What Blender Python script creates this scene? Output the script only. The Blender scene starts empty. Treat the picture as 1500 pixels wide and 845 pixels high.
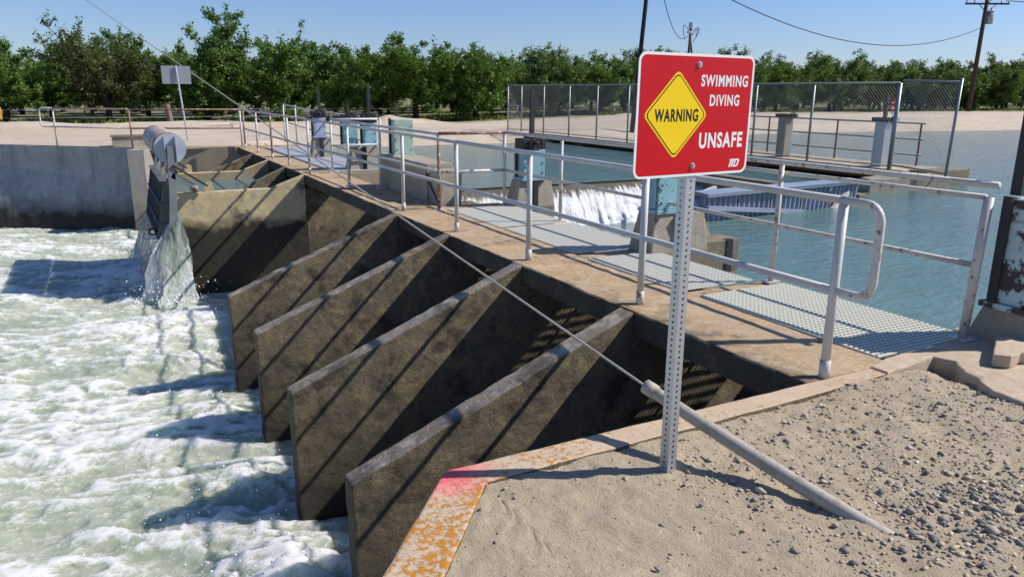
import bpy, bmesh, math, random
import numpy as np
from mathutils import Vector, Matrix, noise as mnoise
R = math.radians
rnd = random.Random(7)
scn = bpy.context.scene
COL = scn.collection
# World axes: x runs across the walkway (positive = upstream), y along the walkway (away from us), z = 0 on the walkway.

# ------------------------------------------------------------------ camera
cam_d = bpy.data.cameras.new('camera'); cam = bpy.data.objects.new('camera', cam_d); COL.objects.link(cam)
cam_d.sensor_width = 36; cam_d.lens = 1110.9 / 1500 * 36; cam_d.clip_start = 0.05; cam_d.clip_end = 6000
yaw = -math.atan2(.472, .8816)
cam.matrix_world = Matrix.Translation((-3.7157, -2.9211, 1.661)) @ Matrix.Rotation(yaw, 4, 'Z') @ Matrix.Rotation(math.pi/2 - .254, 4, 'X') @ Matrix.Rotation(.009, 4, 'Z')
scn.camera = cam
# ------------------------------------------------------------------ sky and sun
SUN = Vector((.677, -.287, .677)).normalized()
wd = bpy.data.worlds.new('World'); scn.world = wd; wd.use_nodes = True
wn = wd.node_tree; bg = wn.nodes['Background']
sky = wn.nodes.new('ShaderNodeTexSky'); sky.sky_type = 'NISHITA'; sky.sun_disc = False
sky.sun_elevation = math.asin(SUN.z); sky.sun_rotation = math.atan2(SUN.x, SUN.y)
sky.air_density = 1.0; sky.dust_density = 0.3; sky.ozone_density = 10.0; sky.altitude = 0
tint = wn.nodes.new('ShaderNodeMix'); tint.data_type = 'RGBA'; tint.blend_type = 'MULTIPLY'; tint.inputs[0].default_value = 1; tint.inputs[7].default_value = (1.04, .945, 1.0, 1)
wn.links.new(sky.outputs[0], tint.inputs[6]); wn.links.new(tint.outputs[2], bg.inputs[0]); bg.inputs[1].default_value = 0.092
sl = bpy.data.lights.new('sun', 'SUN'); sl.energy = 4.2; sl.angle = R(.53); sl.color = (1, .95, .87)
so = bpy.data.objects.new('sun', sl); COL.objects.link(so); so.rotation_euler = SUN.to_track_quat('Z', 'Y').to_euler(); so.location = (30, -12, 30)
scn.view_settings.view_transform = 'Standard'; scn.view_settings.look = 'None'; scn.view_settings.exposure = 0.45; scn.view_settings.gamma = 1
scn.cycles.max_bounces = 8; scn.cycles.transparent_max_bounces = 24

# ------------------------------------------------------------------ helpers
class MB:
    def __init__(s): s.v = []; s.f = []
    def add(s, vs, fs):
        o = len(s.v); s.v += [tuple(v) for v in vs]; s.f += [tuple(i + o for i in f) for f in fs]; return s
    def box(s, x0, x1, y0, y1, z0, z1):
        return s.add([(x0,y0,z0),(x1,y0,z0),(x1,y1,z0),(x0,y1,z0),(x0,y0,z1),(x1,y0,z1),(x1,y1,z1),(x0,y1,z1)],
                     [(3,2,1,0),(4,5,6,7),(0,1,5,4),(1,2,6,5),(2,3,7,6),(3,0,4,7)])
    def frustum(s, a, b, z0, z1):   # a, b: (x0,x1,y0,y1) at z0 and z1
        return s.add([(a[0],a[2],z0),(a[1],a[2],z0),(a[1],a[3],z0),(a[0],a[3],z0),(b[0],b[2],z1),(b[1],b[2],z1),(b[1],b[3],z1),(b[0],b[3],z1)],
                     [(3,2,1,0),(4,5,6,7),(0,1,5,4),(1,2,6,5),(2,3,7,6),(3,0,4,7)])
    def prism(s, poly, z0, z1):
        n = len(poly)
        return s.add([(x,y,z0) for x,y in poly] + [(x,y,z1) for x,y in poly],
                     [tuple(range(n))[::-1], tuple(range(n, 2*n))] + [(i,(i+1)%n,n+(i+1)%n,n+i) for i in range(n)])
    def prism_y(s, poly, y0, y1):   # poly in (x,z)
        n = len(poly)
        return s.add([(x,y0,z) for x,z in poly] + [(x,y1,z) for x,z in poly],
                     [tuple(range(n)), tuple(range(n, 2*n))[::-1]] + [(i,n+i,n+(i+1)%n,(i+1)%n) for i in range(n)])
    def tube(s, pts, r, n=10, cap=True, r2=None):
        pts = [Vector(p) for p in pts]; m = len(pts); prev = None; vs = []; fs = []
        for i, p in enumerate(pts):
            t = (pts[min(i+1,m-1)] - pts[max(i-1,0)]).normalized()
            if prev is None:
                a = Vector((0,0,1)) if abs(t.z) < .9 else Vector((1,0,0))
                u = t.cross(a).normalized()
            else:
                u = (prev - t*prev.dot(t)).normalized()
            prev = u; w = t.cross(u); rr = r if r2 is None else r + (r2-r)*i/(m-1)
            vs += [p + (u*math.cos(2*math.pi*k/n) + w*math.sin(2*math.pi*k/n))*rr for k in range(n)]
        for i in range(m-1):
            for k in range(n):
                fs.append((i*n+k, i*n+(k+1)%n, (i+1)*n+(k+1)%n, (i+1)*n+k))
        if cap: fs += [tuple(range(n))[::-1], tuple(range((m-1)*n, m*n))]
        return s.add(vs, fs)
    def bar(s, a, b, w, h, up=(0,0,1)):   # square bar between a and b
        a, b = Vector(a), Vector(b); t = (b-a).normalized(); u = t.cross(Vector(up)).normalized()*w/2; v = u.cross(t).normalized()*h/2
        vs = [p + q for p in (a, b) for q in (-u-v, u-v, u+v, -u+v)]
        return s.add(vs, [(0,1,2,3),(7,6,5,4),(0,4,5,1),(1,5,6,2),(2,6,7,3),(3,7,4,0)])
    def ring(s, c, axis, r, tr, n=20, m=6):
        c = Vector(c); ax = Vector(axis).normalized(); u = ax.orthogonal().normalized(); w = ax.cross(u); vs = []; fs = []
        for i in range(n):
            d = u*math.cos(2*math.pi*i/n) + w*math.sin(2*math.pi*i/n)
            vs += [c + d*(r + tr*math.cos(2*math.pi*k/m)) + ax*tr*math.sin(2*math.pi*k/m) for k in range(m)]
        for i in range(n):
            for k in range(m): fs.append((i*m+k, ((i+1)%n)*m+k, ((i+1)%n)*m+(k+1)%m, i*m+(k+1)%m))
        return s.add(vs, fs)
    def mesh(s, name):
        me = bpy.data.meshes.new(name); me.from_pydata(s.v, [], s.f); me.update()
        bm = bmesh.new(); bm.from_mesh(me); bmesh.ops.recalc_face_normals(bm, faces=bm.faces); bm.to_mesh(me); bm.free()
        return me
    def build(s, name, m, parent=None, smooth=False, bevel=0, cut=0, amp=0, fs=6.0, tri=False):
        me = s.mesh(name)
        if bevel or cut:
            bm = bmesh.new(); bm.from_mesh(me)
            if bevel: bmesh.ops.bevel(bm, geom=[e for e in bm.edges if len(e.link_faces) == 2 and e.calc_face_angle(0) > .5], offset=bevel, segments=2, affect='EDGES', profile=.6)
            if cut and tri: bmesh.ops.triangulate(bm, faces=bm.faces[:])
            if cut: gridcut(bm, cut, amp, fs)
            bm.to_mesh(me); bm.free()
        return link(name, me, m, parent, smooth)
def gridcut(bm, step, amp, fs):
    bm.verts.ensure_lookup_table()
    for ax in range(3):
        lo = min(v.co[ax] for v in bm.verts); hi = max(v.co[ax] for v in bm.verts)
        n = int((hi-lo)/step)
        no = [0,0,0]; no[ax] = 1
        for k in range(1, n+1):
            c = [0,0,0]; c[ax] = lo + (hi-lo)*k/(n+1)
            bmesh.ops.bisect_plane(bm, geom=bm.verts[:]+bm.edges[:]+bm.faces[:], plane_co=c, plane_no=no, dist=1e-5)
    if amp:
        for v in bm.verts:
            p = v.co*fs; q = mnoise.noise_vector(p) + .5*mnoise.noise_vector(p*2.7)
            v.co = v.co + q*amp
def link(name, me, m, parent=None, smooth=False):
    o = bpy.data.objects.new(name, me); COL.objects.link(o)
    if m is not None: me.materials.append(m)
    if smooth: me.polygons.foreach_set('use_smooth', [True]*len(me.polygons))
    if parent is not None:
        o.parent = parent
        p = parent; off = Vector((0,0,0))
        while p is not None:
            off += p.location if p.type == 'EMPTY' else Vector((0,0,0)); p = p.parent
        if parent.type == 'EMPTY': o.location = -off
    return o
def tag(o, label, cat, group=None):
    o['label'] = label; o['category'] = cat
    if group: o['group'] = group
    return o
def struct(o, label=None):
    o['kind'] = 'structure'
    if label: o['label'] = label
    return o
def thing(name, label, cat, loc, group=None):
    o = bpy.data.objects.new(name, None); COL.objects.link(o); o.location = loc; o.empty_display_size = .2
    return tag(o, label, cat, group)
def dup(root, delta, label, rz=0, sc=None):
    r = root.copy(); COL.objects.link(r); r.location = Vector(root.location) + Vector(delta); r.rotation_euler.z = rz; r['label'] = label
    if sc: r.scale = sc
    for ch in list(root.children):
        c = ch.copy(); COL.objects.link(c); c.parent = r
        for g in list(ch.children):
            d = g.copy(); COL.objects.link(d); d.parent = c
    return r
def arc(c, r, a0, a1, plane, n=6):
    out = []
    for i in range(n+1):
        a = a0 + (a1-a0)*i/n
        out.append(plane(c, r*math.cos(a), r*math.sin(a)))
    return out
def vn(x, y, seed=0):     # numpy value noise in 0..1
    xi = np.floor(x).astype(np.int64); yi = np.floor(y).astype(np.int64); xf = x-xi; yf = y-yi
    u = xf*xf*xf*(xf*(xf*6-15)+10); v = yf*yf*yf*(yf*(yf*6-15)+10)
    def h(a, b):
        n = (a*374761393 + b*668265263 + seed*2147483647) & 0xffffffff
        n = ((n ^ (n >> 13))*1274126177) & 0xffffffff
        return ((n ^ (n >> 16)) & 0xffff)/65535.0
    return (h(xi,yi)*(1-u)+h(xi+1,yi)*u)*(1-v) + (h(xi,yi+1)*(1-u)+h(xi+1,yi+1)*u)*v
def fbm(x, y, o=4, seed=0):
    t = 0; a = .5; n = 0
    for i in range(o): t = t + a*vn(x, y, seed+i); n += a; a *= .5; x = x*2.03+7.1; y = y*2.03+3.7
    return t/n
def grid_mesh(name, xs, ys, Z, attr=None):
    nx, ny = len(xs), len(ys) if np.ndim(ys) == 1 else ys.shape[1]
    X = np.repeat(np.asarray(xs)[:,None], ny, 1); Y = np.repeat(np.asarray(ys)[None,:], nx, 0) if np.ndim(ys) == 1 else ys
    V = np.stack([X, Y, Z], -1).reshape(-1, 3)
    idx = np.arange(nx*ny).reshape(nx, ny)
    F = np.stack([idx[:-1,:-1], idx[1:,:-1], idx[1:,1:], idx[:-1,1:]], -1).reshape(-1, 4)
    return raw_mesh(name, V, F, attr)
def raw_mesh(name, V, F, attr=None):
    me = bpy.data.meshes.new(name); me.vertices.add(len(V)); me.vertices.foreach_set('co', V.astype(np.float32).ravel())
    k = F.shape[1]; me.loops.add(F.size); me.loops.foreach_set('vertex_index', F.astype(np.int32).ravel())
    me.polygons.add(len(F)); me.polygons.foreach_set('loop_start', np.arange(0, F.size, k, dtype=np.int32)); me.update(calc_edges=True)
    if attr is not None:
        for an, av in attr.items():
            a = me.attributes.new(an, 'FLOAT', 'POINT'); a.data.foreach_set('value', np.asarray(av, np.float32).ravel())
    return me

# ------------------------------------------------------------------ materials
class NT:
    def __init__(s, name):
        s.m = bpy.data.materials.new(name); s.m.use_nodes = True; s.t = s.m.node_tree
        s.p = s.t.nodes['Principled BSDF']; s.out = s.t.nodes['Material Output']; s.co = None
    def n(s, ty, **kw):
        nd = s.t.nodes.new('ShaderNode'+ty)
        for k, v in kw.items(): setattr(nd, k, v)
        return nd
    def put(s, sock, v):
        if isinstance(v, bpy.types.NodeSocket): s.t.links.new(v, sock)
        elif v is not None: sock.default_value = v if not (isinstance(v, tuple) and len(v) == 3 and sock.type == 'RGBA') else (*v, 1)
    def coord(s, scale=(1,1,1)):
        if s.co is None: s.co = s.n('TexCoord').outputs['Object']
        if scale == (1,1,1): return s.co
        mp = s.n('Mapping'); s.put(mp.inputs['Vector'], s.co); mp.inputs['Scale'].default_value = scale; return mp.outputs[0]
    def noise(s, scale, detail=5, rough=.55, stretch=(1,1,1), dist=0):
        nd = s.n('TexNoise'); s.put(nd.inputs['Vector'], s.coord(stretch)); nd.inputs['Scale'].default_value = scale
        nd.inputs['Detail'].default_value = detail; nd.inputs['Roughness'].default_value = rough; nd.inputs['Distortion'].default_value = dist
        return nd.outputs['Fac']
    def ramp(s, fac, lo, hi, a=0., b=1.):
        nd = s.n('MapRange'); nd.clamp = True; s.put(nd.inputs[0], fac); nd.inputs[1].default_value = lo; nd.inputs[2].default_value = hi; nd.inputs[3].default_value = a; nd.inputs[4].default_value = b
        return nd.outputs[0]
    def mix(s, fac, a, b, blend='MIX'):
        nd = s.n('Mix', data_type='RGBA', blend_type=blend); s.put(nd.inputs[0], fac); s.put(nd.inputs[6], a); s.put(nd.inputs[7], b); return nd.outputs[2]
    def math(s, op, a, b=None, c=None):
        nd = s.n('Math', operation=op); s.put(nd.inputs[0], a)
        if b is not None: s.put(nd.inputs[1], b)
        if c is not None: s.put(nd.inputs[2], c)
        return nd.outputs[0]
    def pos(s, ax):
        sp = s.n('SeparateXYZ'); s.put(sp.inputs[0], s.coord()); return sp.outputs[ax]
    def attr(s, name):
        return s.n('Attribute', attribute_name=name).outputs['Fac']
    def bump(s, h, strength=.4, dist=.01, normal=None):
        nd = s.n('Bump'); s.put(nd.inputs['Height'], h); nd.inputs['Strength'].default_value = strength; nd.inputs['Distance'].default_value = dist
        if normal is not None: s.put(nd.inputs['Normal'], normal)
        s.put(s.p.inputs['Normal'], nd.outputs[0]); return nd.outputs[0]
    def fin(s, col, rough=.85, metal=0., spec=.3):
        s.put(s.p.inputs['Base Color'], col); s.put(s.p.inputs['Roughness'], rough); s.put(s.p.inputs['Metallic'], metal); s.p.inputs['Specular IOR Level'].default_value = spec
        return s.m

def concrete(name, c1, c2, c3, grain=.5, bs=1.0, lichen=0, lcol=(.48,.2,.02), wet=None, spot=.5, streak=0, dark=0, dcol=(.07,.062,.055), edge=False):
    t = NT(name)
    col = t.mix(t.ramp(t.noise(1.3, 6, .62), .35, .68), c1, c2)
    col = t.mix(t.ramp(t.noise(4.7, 6, .7), .5, .72), col, c3)
    col = t.mix(t.ramp(t.noise(24, 5, .75), .50, .66, 0, spot*.8), col, tuple(x*.5 for x in c1))
    col = t.mix(t.ramp(t.noise(85, 3, .7), .50, .66, 0, spot), col, tuple(x*.4 for x in c1))
    col = t.mix(t.ramp(t.noise(70, 3, .7, (1.1,.9,1)), .58, .68, 0, spot*.6), col, tuple(min(.75, x*1.5) for x in c3))
    if dark:
        col = t.mix(t.ramp(t.noise(1.7, 8, .72), .60-dark*.22, .68-dark*.22, 0, .8), col, dcol)
        col = t.mix(t.ramp(t.noise(7, 6, .75), .51, .64, 0, dark*1.3), col, dcol)
    if edge:
        e_ = t.math('ADD', t.ramp(t.pos(0), -.17, .42, .34, -.12), t.math('MULTIPLY', t.ramp(t.pos(1), 0, 9, 1, .35), t.math('ADD', t.noise(5, 8, .75), t.math('MULTIPLY', t.noise(.9, 4), .9))))
        col = t.mix(t.ramp(e_, 1.02, 1.26, 0, .85), col, dcol)
    if streak:
        col = t.mix(t.ramp(t.noise(3.2, 5, .6, (1,1,.12)), .48, .7, 0, streak), col, tuple(x*.35 for x in c1))
    if lichen:
        l = t.math('MULTIPLY', t.ramp(t.noise(2.2, 5, .65), .42, .56), t.ramp(t.noise(30, 6, .75), .60-lichen*.25, .70-lichen*.25))
        col = t.mix(l, col, lcol)
    if wet:
        z = t.math('ADD', t.pos(2), t.math('MULTIPLY', t.noise(2.5, 4), .7))
        w = t.ramp(z, wet[0], wet[1], 1, 0)
        col = t.mix(w, col, t.mix(t.noise(9, 4), (.022,.019,.015), (.06,.052,.037)))
        rough = t.ramp(w, 0, 1, .9, .6)
    else: rough = .9
    g = t.math('ADD', t.noise(26*bs, 6, .75), t.math('MULTIPLY', t.noise(120*bs, 3, .7), .5))
    t.bump(g, grain, .02)
    return t.fin(col, rough, 0, .25)
def paint(name, col, chip, chips=.5, cs=14, rough=.45, under=None, metal=0, var=.12):
    t = NT(name); under = under or (.05,.03,.02)
    c = t.mix(t.ramp(t.noise(3, 4), .3, .7, 0, 1), col, tuple(x*(1-var*2) for x in col))
    k = t.noise(cs, 6, .65)
    c = t.mix(t.ramp(k, chips, chips+.05), c, chip)
    c = t.mix(t.ramp(t.noise(cs*.6, 5, .6), chips+.1, chips+.14), c, under)
    t.bump(t.ramp(k, chips, chips+.05, 1, 0), .35, .003)
    return t.fin(c, t.ramp(k, chips, chips+.05, rough, .8), metal, .4)
def plain(name, col, rough=.6, metal=0., var=.25, ns=20, bump=.1):
    t = NT(name); n = t.noise(ns, 5, .6)
    t.bump(n, bump, .005)
    return t.fin(t.mix(n, tuple(x*(1-var) for x in col), tuple(min(1, x*(1+var)) for x in col)), rough, metal)

M = {}
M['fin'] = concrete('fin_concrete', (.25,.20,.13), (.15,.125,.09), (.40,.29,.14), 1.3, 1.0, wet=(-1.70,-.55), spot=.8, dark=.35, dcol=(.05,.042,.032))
M['lip'] = concrete('slab_edge_concrete', (.085,.075,.06), (.055,.05,.042), (.16,.125,.075), .8, spot=.6, streak=.5)  # black moss stain, plus the shade of the slab edge painted into the colour
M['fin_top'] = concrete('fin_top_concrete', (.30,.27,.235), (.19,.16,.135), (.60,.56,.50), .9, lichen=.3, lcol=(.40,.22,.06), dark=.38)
M['tan'] = concrete('tan_wall_concrete', (.66,.52,.26), (.57,.47,.29), (.40,.38,.33), .5, wet=(-.62,-.38), spot=.4, streak=.3, dark=.12)
M['walk'] = concrete('walkway_concrete', (.50,.38,.25), (.36,.28,.19), (.60,.45,.31), .45, lichen=.42, lcol=(.42,.22,.045), spot=.6, dark=.22, dcol=(.085,.075,.06), edge=True)
M['kerb'] = None
M['abut'] = concrete('abutment_concrete', (.36,.34,.31), (.29,.27,.24), (.42,.36,.27), .35, wet=(-2.3,-1.1), streak=.4)
M['abut_tan'] = concrete('abutment_tan_concrete', (.40,.32,.21), (.33,.27,.19), (.45,.37,.26), .35, wet=(-1.6,-.6), streak=.3)
M['wing'] = concrete('wing_wall_concrete', (.33,.345,.35), (.27,.285,.29), (.40,.41,.41), .2, wet=(-1.62,-1.05), streak=.5, spot=.25)
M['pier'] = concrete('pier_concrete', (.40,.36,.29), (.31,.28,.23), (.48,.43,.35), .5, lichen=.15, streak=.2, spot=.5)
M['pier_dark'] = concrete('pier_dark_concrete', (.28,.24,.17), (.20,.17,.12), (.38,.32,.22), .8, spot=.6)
M['pad'] = concrete('pad_concrete', (.54,.43,.31), (.45,.36,.26), (.60,.49,.37), .35, spot=.35)
M['deck'] = concrete('deck_concrete', (.48,.40,.30), (.40,.33,.25), (.52,.44,.34), .3)
M['dark'] = plain('dark_steel', (.035,.035,.04), .6)
M['rust'] = plain('rust', (.16,.065,.03), .85, var=.5, ns=30, bump=.4)
M['white'] = paint('white_rail_paint', (.62,.61,.58), (.30,.15,.075), .68, 22, .45)
M['white_rusty'] = paint('weathered_rail_paint', (.62,.59,.54), (.26,.12,.055), .575, 20, .5)
M['rail_rust'] = paint('rusty_rail_paint', (.27,.15,.10), (.5,.44,.38), .54, 12, .7)
M['blue'] = paint('pale_blue_paint', (.27,.50,.55), (.10,.06,.045), .60, 16, .5)
M['blue_peel'] = paint('peeling_blue_paint', (.42,.58,.60), (.06,.05,.05), .49, 7, .5, under=(.14,.06,.035))
M['mint'] = paint('pale_mint_paint', (.42,.55,.46), (.09,.08,.06), .66, 14, .5)
M['lilac'] = paint('faded_blue_paint', (.40,.46,.62), (.15,.12,.1), .64, 16, .55)
M['leaf_steel'] = paint('shaded_leaf_paint', (.115,.12,.125), (.08,.06,.05), .66, 12, .6)  # darker copy of the gate grey; the leaf's shade is put into the colour
M['grey_steel'] = paint('grey_gate_paint', (.23,.235,.24), (.13,.10,.08), .70, 14, .5)
def drum_mat():
    t = NT('drum_paint'); k = t.noise(4, 6, .7, (2.2,.9,2.2)); st = t.noise(3, 4, .6, (.35,5,.35))
    c = t.mix(t.ramp(t.noise(9, 5), .35, .65), (.50,.51,.50), (.36,.40,.43)); c = t.mix(t.ramp(t.math('ADD', k, t.math('MULTIPLY', st, .5)), .70, .84, 0, .9), c, (.38,.17,.06))
    c = t.mix(t.ramp(t.noise(7, 6, .7), .56, .64), c, (.24,.10,.04)); return t.fin(c, .5, 0, .4)
M['drum'] = drum_mat()
M['drum_end'] = paint('drum_end_paint', (.44,.49,.55), (.34,.13,.05), .74, 5, .45)
M['galv'] = plain('galvanised_steel', (.50,.52,.55), .42, .65, .12, 60, .05)
M['grate'] = plain('grating_steel', (.56,.55,.49), .55, .0, .15, 40, .1)
M['grate_mint'] = plain('fibreglass_grating', (.60,.60,.50), .6, 0, .12, 30, .1)
M['plate'] = plain('chequer_plate', (.40,.42,.46), .55, .3, .15, 6, .1)
M['fence'] = plain('fence_galvanised', (.30,.31,.31), .5, .6, .2, 10, .05)
M['wire'] = plain('fence_wire', (.36,.36,.35), .55, .5, .2, 10, 0)
M['corr'] = paint('corrugated_blue_grey', (.30,.34,.43), (.22,.24,.28), .66, 8, .45)
M['corr_top'] = paint('top_plate_blue', (.27,.32,.41), (.24,.25,.28), .72, 8, .4)
M['cable'] = plain('cable', (.42,.38,.32), .6, .2)
M['pvc'] = paint('grey_pipe', (.43,.39,.33), (.31,.265,.2), .55, 16, .65, under=(.22,.18,.13))
M['black_wire'] = plain('black_wire', (.02,.02,.022), .6)
M['pole_wood'] = plain('dark_pole_wood', (.075,.05,.04), .9, 0, .4, 14, .4)
M['pole_black'] = plain('tarred_pole', (.018,.018,.02), .7)
M['post_wood'] = plain('grey_post_wood', (.20,.15,.11), .9, 0, .4, 16, .4)
M['sign_white'] = plain('sign_white', (.80,.80,.80), .35, 0, .02, 10, 0)
M['sign_red'] = plain('sign_red', (.53,.003,.010), .32, 0, .06, 3, 0)
M['sign_yellow'] = plain('sign_yellow', (.85,.60,.008), .32, 0, .04, 3, 0)
M['sign_black'] = plain('sign_black', (.012,.012,.012), .4, 0, 0, 3, 0)
M['sign_back'] = plain('sign_back_aluminium', (.36,.37,.39), .45, .5, .06, 6, .02)
M['orange'] = plain('orange_marker', (.75,.36,.03), .5)
M['pink'] = plain('pink_flag', (.75,.10,.16), .6)
M['porcelain'] = plain('porcelain', (.5,.5,.5), .25)
def leaf_mat(name, a, b, c):
    t = NT(name); tn = t.attr('tint')
    col = t.mix(t.ramp(tn, 0, .6), a, b); col = t.mix(t.ramp(tn, .8, 1), col, c)
    t.fin(col, .5, 0, .35)
    tr = t.n('BsdfTranslucent'); t.put(tr.inputs[0], t.mix(.5, col, (.16,.24,.02)))
    ms = t.n('MixShader'); ms.inputs[0].default_value = .28; t.t.links.new(t.p.outputs[0], ms.inputs[1]); t.t.links.new(tr.outputs[0], ms.inputs[2]); t.t.links.new(ms.outputs[0], t.out.inputs[0])
    return t.m
M['leaf'] = leaf_mat('almond_leaf', (.05,.12,.02), (.105,.20,.03), (.19,.28,.05))
M['leaf_dull'] = leaf_mat('olive_leaf', (.055,.085,.025), (.10,.13,.04), (.22,.20,.09))
M['leaf_pale'] = leaf_mat('far_leaf', (.06,.13,.025), (.12,.20,.04), (.19,.27,.07))
M['grass'] = leaf_mat('grass_blade', (.10,.15,.03), (.20,.24,.06), (.30,.28,.10))
M['bark'] = plain('bark', (.045,.034,.027), .95, 0, .4, 18, .6)

# kerb: concrete + orange lichen thick on the wing, pink spray paint at the corner, white scratch
def kerb_mat():
    t = NT('kerb_concrete')
    col = t.mix(t.ramp(t.noise(3, 6, .6), .3, .7), (.58,.44,.31), (.46,.35,.24))
    col = t.mix(t.ramp(t.noise(70, 3), .52, .72, 0, .5), col, (.2,.15,.1))
    fx = t.ramp(t.pos(0), -2.4, -.7, .80, .50)
    th = t.math('ADD', t.noise(30, 6, .72), t.math('MULTIPLY', t.math('ADD', t.noise(3.5, 4), t.math('MULTIPLY', fx, .75)), .42))
    col = t.mix(t.ramp(t.noise(22, 5, .7), .48, .66, 0, .6), col, t.mix(fx, col, (.5,.47,.38)))
    col = t.mix(t.ramp(th, .965, 1.04), col, t.mix(t.noise(90, 3), (.34,.13,.012), (.62,.27,.03)))
    vd = t.n('VectorMath', operation='DISTANCE'); t.put(vd.inputs[0], t.coord()); vd.inputs[1].default_value = (-2.53, -.05, 0)
    pk = t.ramp(t.math('ADD', vd.outputs['Value'], t.math('MULTIPLY', t.noise(14, 4), .16)), .14, .34, 1, 0)
    col = t.mix(t.math('MULTIPLY', pk, .9), col, (.80,.13,.17))
    t.bump(t.math('ADD', t.noise(45, 6, .75), t.ramp(th, .965, 1.05)), .45, .012)
    return t.fin(col, .9, 0, .25)
M['kerb'] = kerb_mat()
# ------------------------------------------------------------------ dirt and ground
def dirt_mat(name, c1, c2, c3, bs, grass=False):
    t = NT(name)
    col = t.mix(t.ramp(t.noise(1.1, 6, .6), .3, .7), c1, c2)
    col = t.mix(t.ramp(t.noise(9, 6, .7), .52, .75), col, c3)
    col = t.mix(t.ramp(t.noise(95*bs, 4, .75), .54, .74, 0, .6), col, tuple(x*.42 for x in c1))
    col = t.mix(t.ramp(t.noise(130*bs, 3, .7), .62, .74, 0, .55), col, (.62,.56,.46))
    if grass:
        g = t.ramp(t.math('ADD', t.pos(1), t.math('MULTIPLY', t.noise(.8, 5), 5)), 37.6, 39.6)
        gc = t.mix(t.ramp(t.noise(.9, 5), .4, .62), (.12,.16,.04), (.17,.15,.07))
        col = t.mix(g, col, gc)
        dk = t.math('MULTIPLY', t.ramp(t.noise(.35, 3, .5, (.25,1,1)), .46, .6), t.ramp(t.pos(1), 24, 27))
        col = t.mix(t.math('MULTIPLY', dk, .35), col, (.62,.55,.47))
    t.bump(t.math('ADD', t.noise(38*bs, 7, .75), t.math('MULTIPLY', t.noise(110*bs, 4, .7), .5)), .8, .02/bs if bs >= 1 else .05)
    return t.fin(col, .95, 0, .15)
M['dirt'] = dirt_mat('near_dirt', (.49,.40,.28), (.41,.335,.235), (.56,.465,.34), 1)
M['road'] = dirt_mat('far_ground_dirt', (.56,.47,.37), (.47,.385,.295), (.62,.53,.42), .25, True)

def graded(a, b, step, grow, far):
    """points from a to b at `step`, then growing until far"""
    xs = list(np.arange(a, b, step)); x = b; d = step
    while x < far: xs.append(x); d *= grow; x += d
    xs.append(far); return xs
# near bank: columns over x, rows running from the kerb back to the far distance behind the camera
xs = np.array([-x for x in graded(3.3, 3.4, .05, 1.35, 600)][::-1] + list(np.arange(-3.28, 1.75, .022)) + graded(1.76, 1.8, .05, 1.35, 900))
def near_border(x):
    if x < -2.39: return -.22 - 1.23*(-2.39 - x)
    if x < 1.7: return -.13
    return -.9 - min(1.5, (x-1.7)*1.2)
rows = np.array(graded(0, 2.6, .022, 1.3, 800))
YB = np.array([near_border(x) for x in xs])
Y = YB[:,None] - rows[None,:]; X = np.repeat(xs[:,None], len(rows), 1)
Z = -.010 + .035*(fbm(X*1.1, Y*1.1, 3, 5)-.5) + .030*(fbm(X*6, Y*6, 4, 9)-.5) + .018*(fbm(X*26, Y*26, 3, 11)-.5)
Z -= .10*np.exp(-(((X-1.0)/.20)**2 + ((Y+.22)/.16)**2)) + .03*np.exp(-(((X-.8)/.3)**2 + ((Y+.55)/.25)**2))
Z -= .8*np.clip((X-1.75)/1.2, 0, 1)*np.clip(1-rows[None,:]/2.5, 0, 1)
far_r = np.clip((rows[None,:]-6)/40, 0, 1); Z = Z*(1-far_r)
struct(link('near_bank', grid_mesh('near_bank', xs, Y, Z), M['dirt'], smooth=True))
def near_z(x, y):
    i = np.clip(np.searchsorted(xs, x), 1, len(xs)-1); r = YB[i]-y; j = np.clip(np.searchsorted(rows, r), 0, len(rows)-1); return Z[i, j]

# far bank with the dirt road and the orchard floor
xs2 = np.array(sorted(set([round(-x, 3) for x in graded(3, 12, .4, 1.25, 900)] + [-2.92, -2.5, 0, 1.55, 1.6] + list(np.round(np.arange(2, 70, .5), 3)) + [round(x,2) for x in graded(70, 71, .6, 1.25, 2500)])))
def far_border(x):
    if x < -2.92: return 21.75 + (-2.92-x)*.80 if x > -30 else 21.75+27*.8 + 0*x
    if x < 1.58: return 21.15
    return 22.3 + .9*math.exp(-((x-27)/12)**2)*2.2
rows2 = np.array(graded(0, 18, .25, 1.22, 3000))
YB2 = np.array([far_border(x) for x in xs2]); Y2 = YB2[:,None] + rows2[None,:]; X2 = np.repeat(xs2[:,None], len(rows2), 1)
prof = np.where(X2 > 1.58, -1.2 + np.clip(rows2[None,:]/.9, 0, 1)*.85 + np.clip((rows2[None,:]-.9)/2.2, 0, 1)*.33, -.03)
bankrise = np.clip((X2-14)/14, 0, 1)*np.clip((rows2[None,:]-1.5)/7, 0, 1)*.38
Z2 = prof + bankrise + (.10*(fbm(X2*.5, Y2*.5, 4, 21)-.5) + .06*(fbm(X2*2.3, Y2*2.3, 3, 22)-.5))*np.clip(rows2[None,:]/1.5, 0, 1)
for hx, hy, ha, hr in [(9.6, 35.4, .38, 1.1), (11.4, 35.6, .25, .9), (5.2, 35.3, .16, 2.0), (-2, 35.2, .22, 2.5), (1.5, 35.1, .2, 2), (-6.5, 35.3, .25, 2), (24, 33.5, .25, 3), (30, 34, .3, 3)]:
    Z2 += ha*np.exp(-((X2-hx)**2+((Y2-hy)*1.6)**2)/hr**2)*(.6+.8*fbm(X2*1.7, Y2*1.7, 3, 31))
Z2 = np.where(rows2[None,:] > 80, .25, Z2)
struct(link('far_bank', grid_mesh('far_bank', xs2, Y2, Z2), M['road'], smooth=True))
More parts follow.
